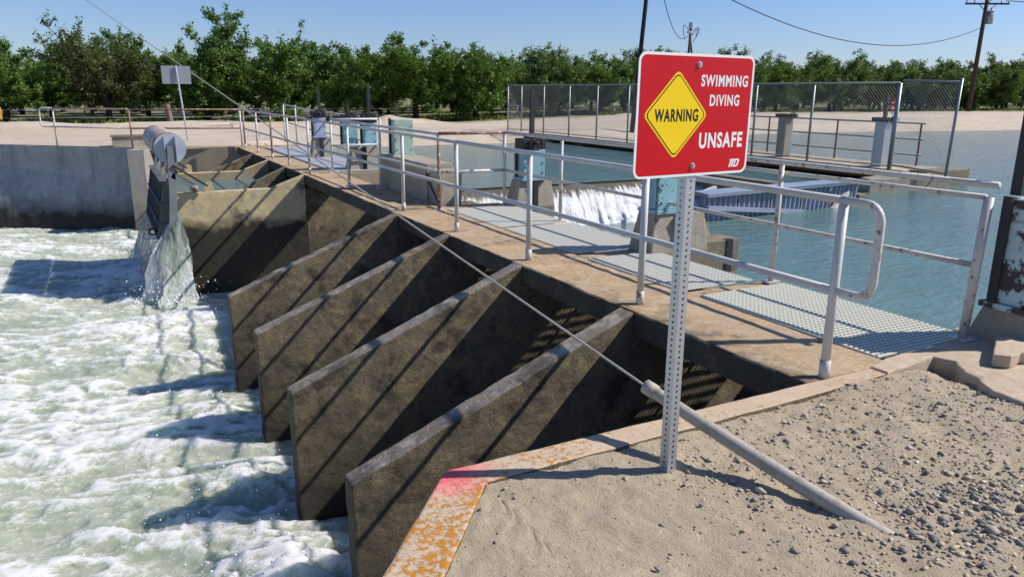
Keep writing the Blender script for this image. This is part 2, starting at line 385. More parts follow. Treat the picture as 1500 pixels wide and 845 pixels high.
def far_z(x, y):
    i = int(np.clip(np.searchsorted(xs2, x), 0, len(xs2)-1)); j = int(np.clip(np.searchsorted(rows2, y-YB2[i]), 0, len(rows2)-1)); return float(Z2[i, j])
struct(MB().box(-400, 2500, -60, 60, -4.2, -4.0).build('canal_bed', M['dirt']))

# ------------------------------------------------------------------ water
def calm_water(name, base, rip=1.0):
    t = NT(name)
    a = t.noise(5.5, 3, .5, (.55,1.5,1)); b = t.noise(17, 3, .5, (.6,1.4,1)); c = t.noise(1.1, 3, .5)
    t.bump(t.math('ADD', t.math('ADD', a, t.math('MULTIPLY', b, .35)), t.math('MULTIPLY', c, .6)), .55*rip, .05)
    col = t.mix(t.ramp(t.noise(.7, 4, .6, (.6,1.2,1)), .35, .65), base, tuple(x*.82 for x in base))
    t.fin(col, .07, 0, .5); t.p.inputs['IOR'].default_value = 1.33
    return t.m
M['canal'] = calm_water('canal_water', (.115,.20,.185), 1.45)
wl = -.30
PX0, PX1, PY0, PY1 = 1.75, 9.0, 6.62, 11.35        # the drop pit
mb = MB()
for poly in ([(2.2,-6),(1.62,-.4),(1.62,3.5),(2.4,3.7),(4.36,6.10),(8.75,6.74),(12.5,6.9),(12.5,-6)], [(12.5,-40),(2500,-40),(2500,34),(12.5,34)],
             [(1.62,PY1),(12.5,PY1),(12.5,34),(1.62,34)], [(8.75,6.74),(12.5,6.9),(12.5,PY1),(9.0,PY1)]):
    mb.add([(x, y, wl) for x, y in poly], [tuple(range(len(poly)))])
struct(mb.build('canal_water', M['canal']))
struct(MB().add([(1.62,2.0,-1.15),(PX1,2.0,-1.15),(PX1,PY1,-1.15),(1.62,PY1,-1.15)], [(0,1,2,3)]).build('pit_water', calm_water('pit_water', (.09,.15,.16), 1.6)))

# turbulent basin below the weir
def spaced(pts):   # [(x0, x1, step), ...]
    out = []
    for a, b, st in pts: out += list(np.arange(a, b, st))
    return np.array(out)
wx = np.concatenate([-np.array(graded(12, 12.2, .1, 1.3, 500))[::-1], spaced([(-11.9, -7, .06), (-7, -2.2, .03), (-2.2, 1.6, .08)])])
wy = np.concatenate([-np.array(graded(5, 5.2, .2, 1.4, 80))[::-1], spaced([(-4.9, -1, .07), (-1, 9, .03), (9, 15.5, .042), (15.5, 24, .07)]), np.array([24.3, 25, 27, 30, 36, 50])])
WX, WY = np.meshgrid(wx, wy, indexing='ij')
A1 = WX*.93 - WY*.37; B1 = WX*.37 + WY*.93
u = A1*.72 + .7*(fbm(WX*.5, WY*.5, 3, 41)-.5); v = B1 + .8*(fbm(WX*.45+9, WY*.45, 3, 42)-.5)
def rid(x, y, o, s): return 1 - np.abs(2*fbm(x, y, o, s)-1)
h1 = fbm(u*.55, v*.75, 3, 43); h2 = rid(u*1.3, v*1.9, 3, 44); h3 = rid(u*3.1+h2, v*4.2, 3, 45); h4 = rid(u*7.5+h3*.7, v*9.5, 3, 46); h5 = rid(u*19, v*23, 2, 47)
turb = np.clip(1.12 - (-2.5-WX)*.045, .4, 1.12)*np.where(WX > -2.3, .45, 1)
boil = np.zeros_like(WX)
for by in (.75, 2.55, 4.38, 6.2, 8.6, 10.6): boil += np.exp(-((WX+3.3)/.9)**2-((WY-by)/.55)**2)
for by in (1.0, 2.6, 4.4): boil += .9*np.exp(-((WX+2.75)/.35)**2-((WY-by)/.6)**2)
boil += 1.5*np.exp(-((WX+3.35)/.75)**2 - ((WY-13.9)/1.6)**2)
Zw = -2.24 + turb*(.30*(h1-.5) + .10*(h2-.75) + .065*(h3-.75) + .036*(h4-.75) + .014*(h5-.75)) + .11*boil*(.3+h3)
foam = np.clip((h2-.74)*1.5 + (h3-.74)*1.7 + (h4-.74)*1.4 + (h1-.5)*1.3 + .03 + .4*boil - np.clip((-7-WX)*.06, 0, .5)*1.0 + .25*(fbm(u*.8, v*1.3, 3, 52)-.5), 0, 1)
foam = np.clip(foam + .25*(h5-.7), 0, 1)
def foam_mat():
    t = NT('rough_water')
    f = t.attr('foam')
    n1 = t.noise(9, 8, .76, (.75,1.1,1), 1.6); n2 = t.noise(48, 6, .75, (.8,1,1), 1.0)
    ff = t.math('ADD', f, t.math('ADD', t.ramp(n1, .3, .7, -.55, .55), t.ramp(n2, .3, .7, -.34, .34)))
    m = t.ramp(ff, .08, .85)
    col = t.mix(m, t.mix(t.ramp(t.noise(1.2, 3), .35, .65), (.37,.42,.31), (.47,.51,.40)), (.82,.84,.82))
    h = t.math('ADD', t.math('MULTIPLY', n1, .8), t.math('MULTIPLY', n2, .45))
    t.bump(h, .75, .05)
    t.fin(col, t.ramp(m, 0, 1, .2, .6), 0, .4); t.p.inputs['IOR'].default_value = 1.33
    t.p.inputs['Subsurface Weight'].default_value = .75; t.p.inputs['Subsurface Radius'].default_value = (.8,1,.8); t.p.inputs['Subsurface Scale'].default_value = .45
    return t.m
M['foam'] = foam_mat()
struct(link('basin_water', grid_mesh('basin_water', wx, wy, Zw, {'foam': foam}), M['foam'], smooth=True))
def basin_z(x, y):
    return float(Zw[int(np.clip(np.searchsorted(wx, x), 0, len(wx)-1)), int(np.clip(np.searchsorted(wy, y), 0, len(wy)-1))])

# ------------------------------------------------------------------ main weir: walkway, fins, abutments
LIP = -.17
wk = thing('walkway', 'tan concrete walkway slab spanning the weir with orange stained edge', 'walkway', (.2, 10, 0))
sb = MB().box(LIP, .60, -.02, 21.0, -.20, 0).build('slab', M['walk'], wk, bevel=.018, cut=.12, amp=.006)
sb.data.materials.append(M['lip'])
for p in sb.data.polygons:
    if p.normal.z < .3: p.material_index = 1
MB().box(.60, 1.62, 1.78, 1.98, -.26, -.012).build('cross_beam', M['walk'], wk, bevel=.01)
MB().box(.60, 1.62, 3.42, 3.72, -.26, -.012).build('cross_beam', M['walk'], wk, bevel=.01)
MB().box(.60, 1.62, 5.35, 5.5, -.26, -.012).build('cross_beam', M['walk'], wk, bevel=.01)
MB().box(.60, 1.62, 7.12, 7.5, -.26, -.004).build('cross_beam', M['walk'], wk, bevel=.01)
for y in (14.6, 16.5, 18.3): MB().box(.60, 1.62, y, y+.12, -.26, -.012).build('cross_beam', M['walk'], wk, bevel=.01)
MB().box(.60, 1.62, 20.3, 21.0, -.3, -.004).build('cross_beam', M['walk'], wk, bevel=.01)
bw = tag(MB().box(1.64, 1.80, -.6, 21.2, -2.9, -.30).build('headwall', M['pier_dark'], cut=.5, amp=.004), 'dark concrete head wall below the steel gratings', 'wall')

FIN0 = [1.66, 3.48, 5.28, 7.08]
lab = ['nearest sloping concrete fin wall beside the orange lichen kerb', 'second sloping concrete fin wall counted from the warning sign',
       'third sloping concrete fin wall counted from the warning sign', 'farthest of the four long sloping fin walls, before the wide bay']
def fin(name, poly, y0, y1, label, group, mat, top=None, cut=.07, amp=.009):
    r = thing(name, label, 'wall', (-1.2, (y0+y1)/2, -2.2), group)
    o = MB().prism_y(poly, y0, y1).build('wall', mat, r, smooth=False, bevel=.014, cut=cut, amp=amp, fs=7, tri=True)
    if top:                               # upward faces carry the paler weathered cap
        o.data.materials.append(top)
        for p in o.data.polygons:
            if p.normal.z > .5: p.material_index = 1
    return r
for k, y in enumerate(FIN0):
    d = rnd.uniform(-.02, .02)
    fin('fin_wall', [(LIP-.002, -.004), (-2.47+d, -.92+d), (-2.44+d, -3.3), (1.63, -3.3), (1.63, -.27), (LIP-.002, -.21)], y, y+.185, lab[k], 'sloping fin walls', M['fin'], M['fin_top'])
flat = [(LIP-.002, -.004), (-.82, -.245), (-2.60, -.255), (-2.60, -3.3), (LIP-.002, -3.3)]
f5 = fin('gate_wall', flat, 12.62, 12.80, 'flat topped tan concrete wall carrying the near end of the drum gate', 'flat topped gate walls', M['tan'], M['tan'], .09, .006)
f6 = fin('gate_wall', flat, 16.32, 16.50, 'flat topped tan concrete wall at the far end of the drum gate', 'flat topped gate walls', M['abut_tan'], M['tan'], .12, .005)
fin('fin_wall', [(LIP-.002, -.004), (-1.05, -.40), (-1.05, -3.3), (LIP-.002, -3.3)], 14.40, 14.56, 'short sloping fin wall inside the gate bay dipping into still water', 'far fin walls', M['fin'], M['fin_top'], .1, .006)
fin('fin_wall', [(LIP-.002, -.004), (-2.3, -.80), (-2.3, -3.3), (LIP-.002, -3.3)], 18.36, 18.52, 'sloping fin wall nearest the far abutment', 'far fin walls', M['fin'], M['fin_top'], .1, .006)
for k, y in enumerate((12.63, 14.41, 16.33, 18.37)):
    fin('bay_pier', [(LIP+.004, -.25), (LIP+.004, -3.3), (1.63, -3.3), (1.63, -.27)], y, y+.16, 'dark pier wall under the far walkway behind the %s' % ('near gate wall', 'short fin wall', 'far gate wall', 'last fin wall')[k], 'pier walls under the far walkway', M['fin'], None, .4, .005)
# still water held back by the drum gate
struct(MB().box(-2.62, 1.6, 12.80, 16.32, -.9, -.42).build('gate_pool_water', M['canal']))
# near abutment kerb: straight run then the wing that turns towards us
KO = [(.40, -.02), (-.20, -.02), (-2.51, -.035), (-3.02, -.66), (-8.5, -7.5)]
KI = [(-8.3, -7.67), (-2.82, -.76), (-2.38, -.215), (-.30, -.175), (.40, -.14)]
ka = tag(MB().prism(KO + KI, -3.3, .0).build('kerb_wall', M['kerb'], bevel=.014, cut=.11, amp=.004, fs=9), 'pale kerb topped abutment wall with orange lichen and pink paint corner', 'kerb')
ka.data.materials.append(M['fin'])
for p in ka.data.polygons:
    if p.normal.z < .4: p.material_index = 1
# far abutment and its wing
fa = tag(MB().prism([(1.62, 20.95), (.0, 21.0), (-2.92, 21.5), (-2.92, 21.95), (1.62, 21.35)], -3.3, .005).build('abutment_wall', M['abut_tan'], bevel=.015, cut=.3, amp=.005), 'far tan abutment wall at the end of the walkway with post shadows', 'wall')
wt = [(-2.90, 21.5), (-6.4, 24.3), (-17, 32.8), (-30, 43)]; wf = [(-3.12, 20.95), (-6.62, 23.0), (-17.2, 30.8), (-30.2, 41)]
V = []; Fq = []
NU, NV = 60, 24
def lerp_path(p, t):
    t = t*(len(p)-1); i = min(int(t), len(p)-2); t -= i; return Vector((p[i][0]+(p[i+1][0]-p[i][0])*t, p[i][1]+(p[i+1][1]-p[i][1])*t))
mb = MB()
for i in range(NU+1):
    t = (i/NU)**1.5; a = lerp_path(wt, t); b = lerp_path(wf, t)
    for j in range(NV+1):
        k = j/NV; kk = k**2.2                       # concave face, steep above and flaring at the foot
        p = a + (b-a)*kk; z = -3.0*k + .02*(mnoise.noise((i*.5, j*.3, 3)))
        if j == 0: z = .0 + .03*mnoise.noise((i*.9, 0, 1)) - .005
        mb.v.append((p.x, p.y, z))
    n = (a-b); n.normalize(); bk = a + n*.28
    mb.v.append((bk.x, bk.y, .0)); mb.v.append((bk.x, bk.y, -3))
W_ = NV+3
for i in range(NU):
    for j in range(W_): mb.f.append((i*W_+j, (i+1)*W_+j, (i+1)*W_+(j+1)%W_, i*W_+(j+1)%W_))
tag(mb.build('wing_wall', M['wing'], smooth=False), 'blue grey flared wing wall in shade at the far left', 'wall')
ab2 = tag(MB().prism([(-2.42, 21.35), (-2.90, 21.42), (-3.12, 20.9), (-2.70, 20.85)], -3.2, -.004).frustum((-2.42,-2.2,21.3,21.5),(-2.42,-2.2,21.3,21.5),-3.2,-.006).build('abutment_buttress', M['abut'], bevel=.01, cut=.25, amp=.006), 'light grey rough abutment corner behind the rusty drum', 'wall')

# concrete pad at the near right with the broken edge, and the small step
pad = [(.41, -.018), (.41, -.135), (.95, -.075), (.99, -.20), (.93, -.27), (.86, -.34), (.84, -.43), (.77, -.50), (.71, -.60), (.69, -.72), (.66, -.90), (.7, -1.6), (3.4, -1.6), (3.4, .25), (1.66, .25), (1.64, .075), (1.2, .075), (.64, .055)]
tag(MB().prism(pad, -.45, .004).build('concrete_pad', M['pad'], bevel=.012, cut=.08, amp=.009, fs=9), 'cracked tan concrete pad with broken edge below the peeling gate hoist', 'pad')
tag(MB().prism([(1.50, -.15), (1.10, -.36), (1.16, -.44), (1.3, -.42), (1.9, -.75), (3.2, -.75), (3.2, .2), (2.3, .2), (2.0, -.18)], .006, .085).build('concrete_step', M['pad'], bevel=.01, cut=.1, amp=.006, fs=9), 'low raised concrete step around the nearest hoist pier', 'step')

# ------------------------------------------------------------------ gratings
def grating(x0, x1, y0, y1, z, label, mat, px=.042, py=.043, t=.0095, h=.012):
    g = thing('grating_panel', label, 'grating', ((x0+x1)/2, (y0+y1)/2, z), 'walkway gratings')
    mb = MB()
    nx = int((x1-x0)/px); ny = int((y1-y0)/py)
    for i in range(nx+1):
        x = x0 + (x1-x0)*i/nx; mb.box(x-t/2*.8, x+t/2*.8, y0, y1, z-h, z)
    mb.build('bearing_bars', mat, g)
    mb = MB()
    for j in range(ny+1):
        y = y0 + (y1-y0)*j/ny; mb.box(x0, x1, y-t, y+t, z-.012, z+.0015)
    mb.build('cross_bars', mat, g)
    return g
grating(.612, 1.60, .09, 1.78, .006, 'pale perforated grating nearest us, beside the concrete pad', M['grate_mint'])
grating(.56, 1.42, 2.00, 3.40, .012, 'steel grating crossed by a rail shadow, next to the pier behind the sign', M['grate'])
grating(.608, 1.60, 3.74, 5.36, .008, 'steel grating in the tree like hoist shadow, second bay', M['grate'])
grating(.61, 1.62, 5.51, 7.12, .006, 'steel grating in front of the small waterfall and hoist wheel', M['grate'])
for k, (a, b) in enumerate([(12.95, 14.6), (14.72, 16.5), (16.62, 18.3), (18.42, 20.3)]):
    g = thing('walkway_plate', 'grey chequer plate panel on the far walkway, %s from the far end' % ['fourth', 'third', 'second', 'first'][k], 'plate', (1.1, (a+b)/2, 0), 'far walkway plates')
    MB().box(.48, 1.62, a, b, -.02, .008+.003*k).build('plate', M['plate'], g, bevel=.004)
    MB().box(.46, 1.64, a-.02, b+.02, -.045, -.022).build('frame', M['rust'], g)

# ------------------------------------------------------------------ railings
def post(root, x, y, h, mat, r=.027, z=0, base=True):
    p = MB().tube([(x, y, z), (x, y, z+h)], r, 12).build('post', mat, root, True)
    if base: MB().tube([(x, y, z), (x, y, z+.05), (x, y, z+.11)], r*1.16, 12).build('sleeve', M['white_rusty'], p, True)
    return p
def rail(root, name, pts, mat, r=.023): return MB().tube(pts, r, 12).build(name, mat, root, True)
ys = [0, 1.82, 3.67, 5.46, 7.32, 10.03, 12.85, 14.78, 16.67, 18.62, 20.64]
rl = thing('pipe_railing', 'white pipe railing along the downstream edge above the fin walls, rounded near end', 'railing', (0, 10, 0))
for i, y in enumerate(ys): post(rl, 0, y, 1.05, M['white'] if i < 5 else (M['white_rusty'] if i not in (8, 10) else M['rail_rust']), .028 if i < 3 else .025)
HT, HM, YE = 1.075, .545, -.25
def yz(c, a, b): return (c[0], c[1]-a, c[2]+b)
bend = [(0, YE-.0, HM+.15)]
loop = [(0, .02, HT)] + arc((0, YE+.10, HT-.10), .10, math.pi/2, 0, yz) + arc((0, YE+.10, HM+.10), .10, 0, -math.pi/2, yz) + [(0, .02, HM)]
rail(rl, 'end_loop', loop, M['white_rusty'], .0235)
for a, b, m in ((0, 5.46, 'white'), (5.46, 12.85, 'white'), (12.85, 20.64, 'white_rusty')):
    rail(rl, 'top_rail', [(0, a+.0005, HT), (0, b, HT)], M[m]); rail(rl, 'middle_rail', [(0, a+.0005, HM), (0, b, HM)], M[m])
# far left railing
fr = thing('pipe_railing', 'rusty pipe railing on the far abutment and wing wall with rounded left end', 'railing', (-2.5, 22, 0))
pf = [(-.04, 20.93), (-2.93, 21.66), (-4.86, 23.35), (-5.22, 23.66)]
for (x, y), m in zip(pf[:3], ('white_rusty', 'rail_rust', 'white_rusty')): post(fr, x, y, 1.05, M[m], .024, 0, False)
ex, ey = pf[3]; dx, dy = .73, -.683
def lp(c, a, b): return (c[0]-dx*a, c[1]-dy*a, c[2]+b)
endl = [(pf[2][0], pf[2][1], HT)] + arc((ex+dx*.1, ey+dy*.1, HT-.1), .1, math.pi/2, 0, lp) + arc((ex+dx*.1, ey+dy*.1, HM+.1), .1, 0, -math.pi/2, lp) + [(pf[2][0], pf[2][1], HM)]
rail(fr, 'end_loop', endl, M['white_rusty'])
for hgt in (HT, HM):
    rail(fr, 'top_rail' if hgt == HT else 'middle_rail', [(*pf[0], hgt), (*pf[1], hgt)], M['rail_rust'])
    rail(fr, 'top_rail' if hgt == HT else 'middle_rail', [(*pf[1], hgt), (*pf[2], hgt)], M['rail_rust'] if hgt == HT else M['white_rusty'])
# upstream railing, near part
ur = thing('pipe_railing', 'weathered white pipe railing on the upstream side of the near gratings', 'railing', (1.55, 3.6, 0))
XU = 1.53
for y in (1.88, 3.66, 5.55, 7.15):
    p = post(ur, XU, y, 1.06, M['white_rusty'], .023, 0, False)
    MB().box(XU-.07, XU+.07, y-.05, y+.05, .0, .014).build('foot_plate', M['white_rusty'], p)
rail(ur, 'top_rail', [(1.50, .0, 1.085), (XU, 7.15, 1.075)], M['white_rusty'])
rail(ur, 'under_rail', [(1.62, .14, .985), (XU+.05, 1.88, .985), (XU+.05, 3.6, .985)], M['white_rusty'], .019)
rail(ur, 'middle_rail', [(1.55, .08, .52), (XU, 7.15, .53)], M['white_rusty'], .02)
ep = MB().tube([(1.50, .075, .0), (1.515, .06, 1.0)], .032, 12).build('end_post', M['white_rusty'], ur, True)
MB().box(1.42, 1.58, .0, .14, .004, .016).build('foot_plate', M['white_rusty'], ep)
rail(ur, 'return_rail', [(XU, 7.15, 1.075), (.50, 7.2, 1.075)], M['rail_rust']); rail(ur, 'return_rail', [(XU, 7.15, .53), (.50, 7.2, .53)], M['white_rusty'])
# upstream railing beside the narrow part
ir = thing('pipe_railing', 'white pipe railing in front of the thick island wall and mint hoist', 'railing', (.5, 10, 0))
for i, y in enumerate((7.2, 9.8, 12.95)):
    p = post(ir, .50, y, 1.06, M['rail_rust'] if i == 0 else M['white'], .024, 0, False)
    MB().box(.42, .58, y-.05, y+.05, .0, .014).build('foot_plate', M['white_rusty'], p)
rail(ir, 'top_rail', [(.50, 7.2, 1.07), (.50, 12.95, 1.07)], M['white']); rail(ir, 'middle_rail', [(.50, 7.2, .54), (.50, 12.95, .54)], M['white'], .02)
rail(ir, 'return_rail', [(.50, 12.95, 1.07), (1.5, 12.95, 1.07)], M['white']); rail(ir, 'return_rail', [(.50, 12.95, .54), (1.5, 12.95, .54)], M['white'], .02)
ub = thing('pipe_railing', 'white pipe railing on the upstream side of the far walkway plates', 'railing', (1.55, 17, 0))
for y in (12.95, 14.9, 16.9, 18.9, 20.9, 22.6):
    post(ub, 1.56, y, 1.06 if y < 20 else 1.2, M['white'] if y != 16.9 else M['rail_rust'], .023, 0 if y < 21 else .0, False)
rail(ub, 'top_rail', [(1.56, 12.95, 1.07), (1.56, 18.9, 1.09), (1.56, 22.6, 1.2)], M['white_rusty']); rail(ub, 'middle_rail', [(1.56, 12.95, .54), (1.56, 18.9, .56), (1.56, 22.6, .66)], M['white'], .02)

# ------------------------------------------------------------------ hoist piers and gate hoists
def pier(x0, x1, y0, y1, zt, label, slot=True):
    r = thing('hoist_pier', label, 'pier', ((x0+x1)/2, (y0+y1)/2, 0), 'hoist piers')
    a = .08
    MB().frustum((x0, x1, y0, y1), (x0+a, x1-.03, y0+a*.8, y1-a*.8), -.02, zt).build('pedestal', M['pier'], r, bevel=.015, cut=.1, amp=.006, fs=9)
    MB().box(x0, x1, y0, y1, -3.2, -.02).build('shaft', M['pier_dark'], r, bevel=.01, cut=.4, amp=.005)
    if slot: MB().box((x0+x1)/2-.05, (x0+x1)/2+.03, y0-.012, y0+.12, -1.2, zt-.02).build('gate_slot', M['dark'], r)
    return r
def hoist(x, y, z0, w, d, h, label, mat, wheel=True, rack=None, lean=0.0, panel2=None, rp=None):
    r = thing('gate_hoist', label, 'gate hoist', (x, y, z0), 'gate hoists')
    b = MB().box(x-w/2, x+w/2, y-d/2, y+d/2, z0+.03, z0+h).build('housing', mat, r, bevel=.008)
    MB().box(x-w/2-.03, x+w/2+.03, y-d/2-.03, y+d/2+.03, z0-.01, z0+.028).build('base_plate', panel2 or mat, r)
    MB().box(x-w/2-.03, x-w/2-.006, y+d/2-.08, y+d/2-.02, z0+.03, z0+h+.02).build('back_channel', M['dark'], r)
    for i in range(-1, 2, 2):
        for k in range(3): MB().tube([(x+i*w*.38, y-d/2-.012, z0+.1+k*h*.33), (x+i*w*.38, y-d/2+.01, z0+.1+k*h*.33)], .012, 6).build('bolt', M['rust'], b)
    MB().bar((x-w*.42, y-d/2-.006, z0+h*.45), (x+w*.42, y-d/2-.006, z0+h*.93), .012, .05).build('gusset', mat, b)
    if wheel:
        wz = z0+h+.10
        w1 = MB().ring((x, y-d/2-.05, wz), (.15, 1, 0), .095, .016, 22, 6)
        for k in range(5):
            a = k*2*math.pi/5; w1.tube([(x, y-d/2-.05, wz), (x+.095*math.cos(a), y-d/2-.05, wz+.095*math.sin(a))], .009, 5)
        w1.tube([(x, y-d/2-.08, wz), (x, y+d/2, wz)], .028, 8)
        w1.build('gear_wheel', M['dark'], r, True)
        MB().box(x-w*.55, x+w*.55, y-d/2, y+d/2, z0+h+.005, z0+h+.16).box(x-w*.2, x+w*.5, y-d*.35, y+d*.35, z0+h+.15, z0+h+.2).build('gearbox', M['dark'], r, bevel=.012)
    if rack:
        rx, ry, rw = rp or (x+w*.12, y+.05, .05)
        n = int((rack-z0-.4)/.035)
        MB().bar((rx, ry, z0-.2 if rp is None else z0+.76), (rx+lean, ry, rack), rw, rw*1.1, (1,0,0)).build('rack_bar', M['dark'], r)
        mt = MB()
        for k in range(n):
            zz = (z0+.35 if rp is None else z0+.78)+k*.035
            if zz > rack-.05: break
            mt.box(rx+rw*.45, rx+rw*.45+.022, ry-.02, ry+.02, zz, zz+.017)
        tt = mt.build('rack_teeth', M['dark'], r); tt['kind'] = 'stuff'
    return r
pier(1.60, 2.55, -.42, .13, .25, 'nearest hoist pier, square tan concrete with orange lichen, right edge', False)
hoist(1.82, -.12, .25, .40, .30, .74, 'nearest gate hoist with badly peeling blue and white paint, right edge', M['blue_peel'], False, 2.3, .0, M['blue_peel'], (1.74, .0, .07))
pb = pier(1.28, 2.06, 3.30, 3.72, .42, 'hoist pier behind the warning sign post, tapered grey concrete')
MB().box(2.05, 2.56, 3.33, 3.68, -3, .07).build('upstream_block', M['pier_dark'], pb, bevel=.012, cut=.1, amp=.007)
MB().box(2.36, 2.45, 3.318, 3.4, -3, .074).build('gate_slot', M['dark'], pb)
hoist(1.58, 3.50, .43, .40, .26, .56, 'pale blue gate hoist hidden behind the lower edge of the warning sign', M['blue'], True)
pier(1.62, 2.28, 6.92, 7.3, .38, 'tapered dark concrete pier under the blue hoist before the waterfall')
hoist(1.93, 7.08, .39, .36, .26, .44, 'pale blue gate hoist with black gear wheel in front of the waterfall', M['blue'], True, 1.66)
# chain hanging beside the second hoist
ch = MB()
for k in range(16): ch.ring((1.30, 3.28, 1.0-k*.042), (1, 0, 0) if k % 2 else (0, 1, 0), .016, .005, 10, 5)
tag(ch.build('hanging_chain', M['dark'], None, True), 'dark steel chain hanging beside the hoist behind the sign', 'chain')
# thick island wall and the mint hoist
iw = thing('island_wall', 'thick cracked tan concrete island wall beside the narrow walkway', 'wall', (1.0, 9.3, 0))
MB().prism([(.62, 7.98), (1.05, 7.98), (1.15, 10.3), (.62, 10.3)], -3, .58).build('block', M['pier'], iw, bevel=.02, cut=.14, amp=.010, fs=7)
MB().prism([(.66, 7.55), (1.02, 7.55), (1.04, 7.965), (.64, 7.965)], -3, .50).build('end_block', M['pier'], iw, bevel=.03, cut=.08, amp=.012, fs=8)
cr = MB(); pts = [(.63, 8.02, .5), (.618, 7.95, .38), (.63, 7.80, .22), (.64, 7.66, .10), (.66, 7.56, -.02)]
cr.tube(pts, .012, 6, True).build('crack', M['dark'], iw)
MB().prism([(1.03, 7.57), (1.5, 7.75), (1.5, 8.2), (1.03, 8.2)], -3, -.06).build('broken_foot', M['fin'], iw, bevel=.03, cut=.1, amp=.03, fs=6)
tag(MB().box(.62, 1.63, 12.80, 12.93, -3, -.03).build('gap_wall', M['abut_tan'], cut=.2, amp=.006), 'tan concrete face below the near edge of the far walkway plates', 'wall')
hoist(.86, 9.7, .58, .34, .24, .60, 'pale mint green gate hoist cabinet standing on the island wall', M['mint'], False)
pier(.92, 1.60, 13.1, 13.5, .5, 'grey concrete pier under the bright blue twin hoist, far walkway')
hoist(.98, 13.25, .5, .30, .22, .50, 'bright blue gate hoist panel on the far walkway, left of a pair', M['blue'], True)
hoist(1.42, 13.3, .5, .28, .22, .48, 'bright blue gate hoist panel on the far walkway, right of a pair', M['blue'], True, 1.75)
pier(.95, 1.50, 16.55, 16.9, .5, 'farthest grey hoist pier with dark gate slot')
hoist(1.20, 16.7, .5, .30, .22, .48, 'farthest gate hoist, faded lilac blue with black gear wheel', M['lilac'], True, 1.75)

# ------------------------------------------------------------------ corrugated side gate, weir crest and falling water
cg = thing('corrugated_gate', 'blue grey corrugated steel side gate with top plate standing in the canal', 'gate', (5.5, 6.4, -.5))
A_, B_ = Vector((4.45, 6.10, 0)), Vector((8.45, 6.62, 0)); T_ = (B_-A_).normalized(); N_ = Vector((-T_.y, T_.x, 0)); L_ = (B_-A_).length
def cpt(u, o, z):                  # the leaf leans towards us, more at its far end
    q = A_ + T_*u + N_*(o - max(z+.5, 0)*(.05 + .30*max(u, 0)/L_)); return (q.x, q.y, z)
npan = 5
for k in range(npan):
    u0, u1 = L_*k/npan, L_*(k+1)/npan - .012; mb = MB(); st = .03; n = int((u1-u0)/st); vs = []
    for i in range(n+1):
        uu = u0 + (u1-u0)*i/n; o = .022 if (i//2) % 2 else -.022
        vs += [cpt(uu, o, -2.5), cpt(uu, o, .135)]
    mb.add(vs, [(2*i, 2*i+2, 2*i+3, 2*i+1) for i in range(n)]); mb.build('panel', M['corr'], cg)
mb = MB(); mb.add([cpt(0,-.10,.15),cpt(L_,-.10,.15),cpt(L_,.22,.17),cpt(0,.22,.17),cpt(0,-.10,.09),cpt(L_,-.10,.09),cpt(L_,.22,.11),cpt(0,.22,.11)], [(0,1,2,3),(4,7,6,5),(0,4,5,1),(1,5,6,2),(2,6,7,3),(3,7,4,0)])
mb.build('top_plate', M['corr_top'], cg, bevel=.008)
MB().bar(cpt(.02,-.07,-.07), cpt(L_*.62,-.07,-.32), .10, .07).build('wale_beam', M['corr'], cg)
MB().bar(cpt(L_*.78,-.25,-.34), cpt(L_*.93,-.05,-.06), .06, .10).build('brace', M['white_rusty'], cg)
MB().bar(cpt(-.9,.15,-.10), cpt(.6,.3,.16), .06, .09).bar(cpt(-.7,.15,-.28), cpt(.6,.3,-.25), .06, .07).build('arm', M['white'], cg)

wv = thing('weir_crest', 'brown concrete weir crest with a thin sheet of water pouring over it', 'weir', (5.5, 11.4, -.4))
MB().prism_y([(1.5, -3), (9.2, -3), (9.2, -.36), (1.5, -.36)], 11.28, 11.75).build('wall', plain('weir_brown', (.17,.12,.07), .8, 0, .4, 9, .5), wv, bevel=.03, cut=.3, amp=.01)
tag(MB().prism([(2.42,3.72),(2.52,3.62),(4.46,6.0),(4.36,6.1)], -3, -.22).build('pit_side_wall', M['pier_dark'], cut=.3, amp=.004), 'low dark wall between the pit and the canal behind the sign post', 'wall')
tag(MB().box(9.0, 9.25, 6.75, 11.27, -3, -.2).build('pit_end_wall', M['pier_dark'], cut=.4, amp=.006), 'dark concrete end wall of the drop pit', 'wall')
def fall_mat():
    t = NT('falling_water')
    k = t.attr('down')
    s1 = t.noise(16, 5, .7, (1,.2,.10), .3); s2 = t.noise(60, 4, .7, (1,.3,.07))
    m = t.math('ADD', t.math('ADD', t.ramp(s1, .3, .7, -.4, .4), t.ramp(s2, .3, .7, -.25, .25)), k)
    m = t.ramp(m, .12, .62)
    col = t.mix(m, (.30,.27,.20), (.88,.90,.92))
    t.bump(t.math('ADD', s1, s2), .8, .04); t.fin(col, t.ramp(m, 0, 1, .06, .28), 0, .6)
    tr = t.n('BsdfTransparent'); ms = t.n('MixShader'); t.put(ms.inputs[0], t.ramp(m, 0, .5, .35, 1))
    t.t.links.new(tr.outputs[0], ms.inputs[1]); t.t.links.new(t.p.outputs[0], ms.inputs[2]); t.t.links.new(ms.outputs[0], t.out.inputs[0])
    return t.m
M['fall'] = fall_mat()
fx = np.arange(1.95, 9.0, .025); nv = 34
prof_y = np.interp(np.linspace(0, 1, nv), [0, .12, .25, .42, 1], [11.62, 11.36, 11.18, 11.06, 10.72])
prof_z = np.interp(np.linspace(0, 1, nv), [0, .12, .25, .42, 1], [-.296, -.325, -.40, -.56, -1.18])
FX = np.repeat(fx[:,None], nv, 1); kk = np.linspace(0, 1, nv)[None,:]
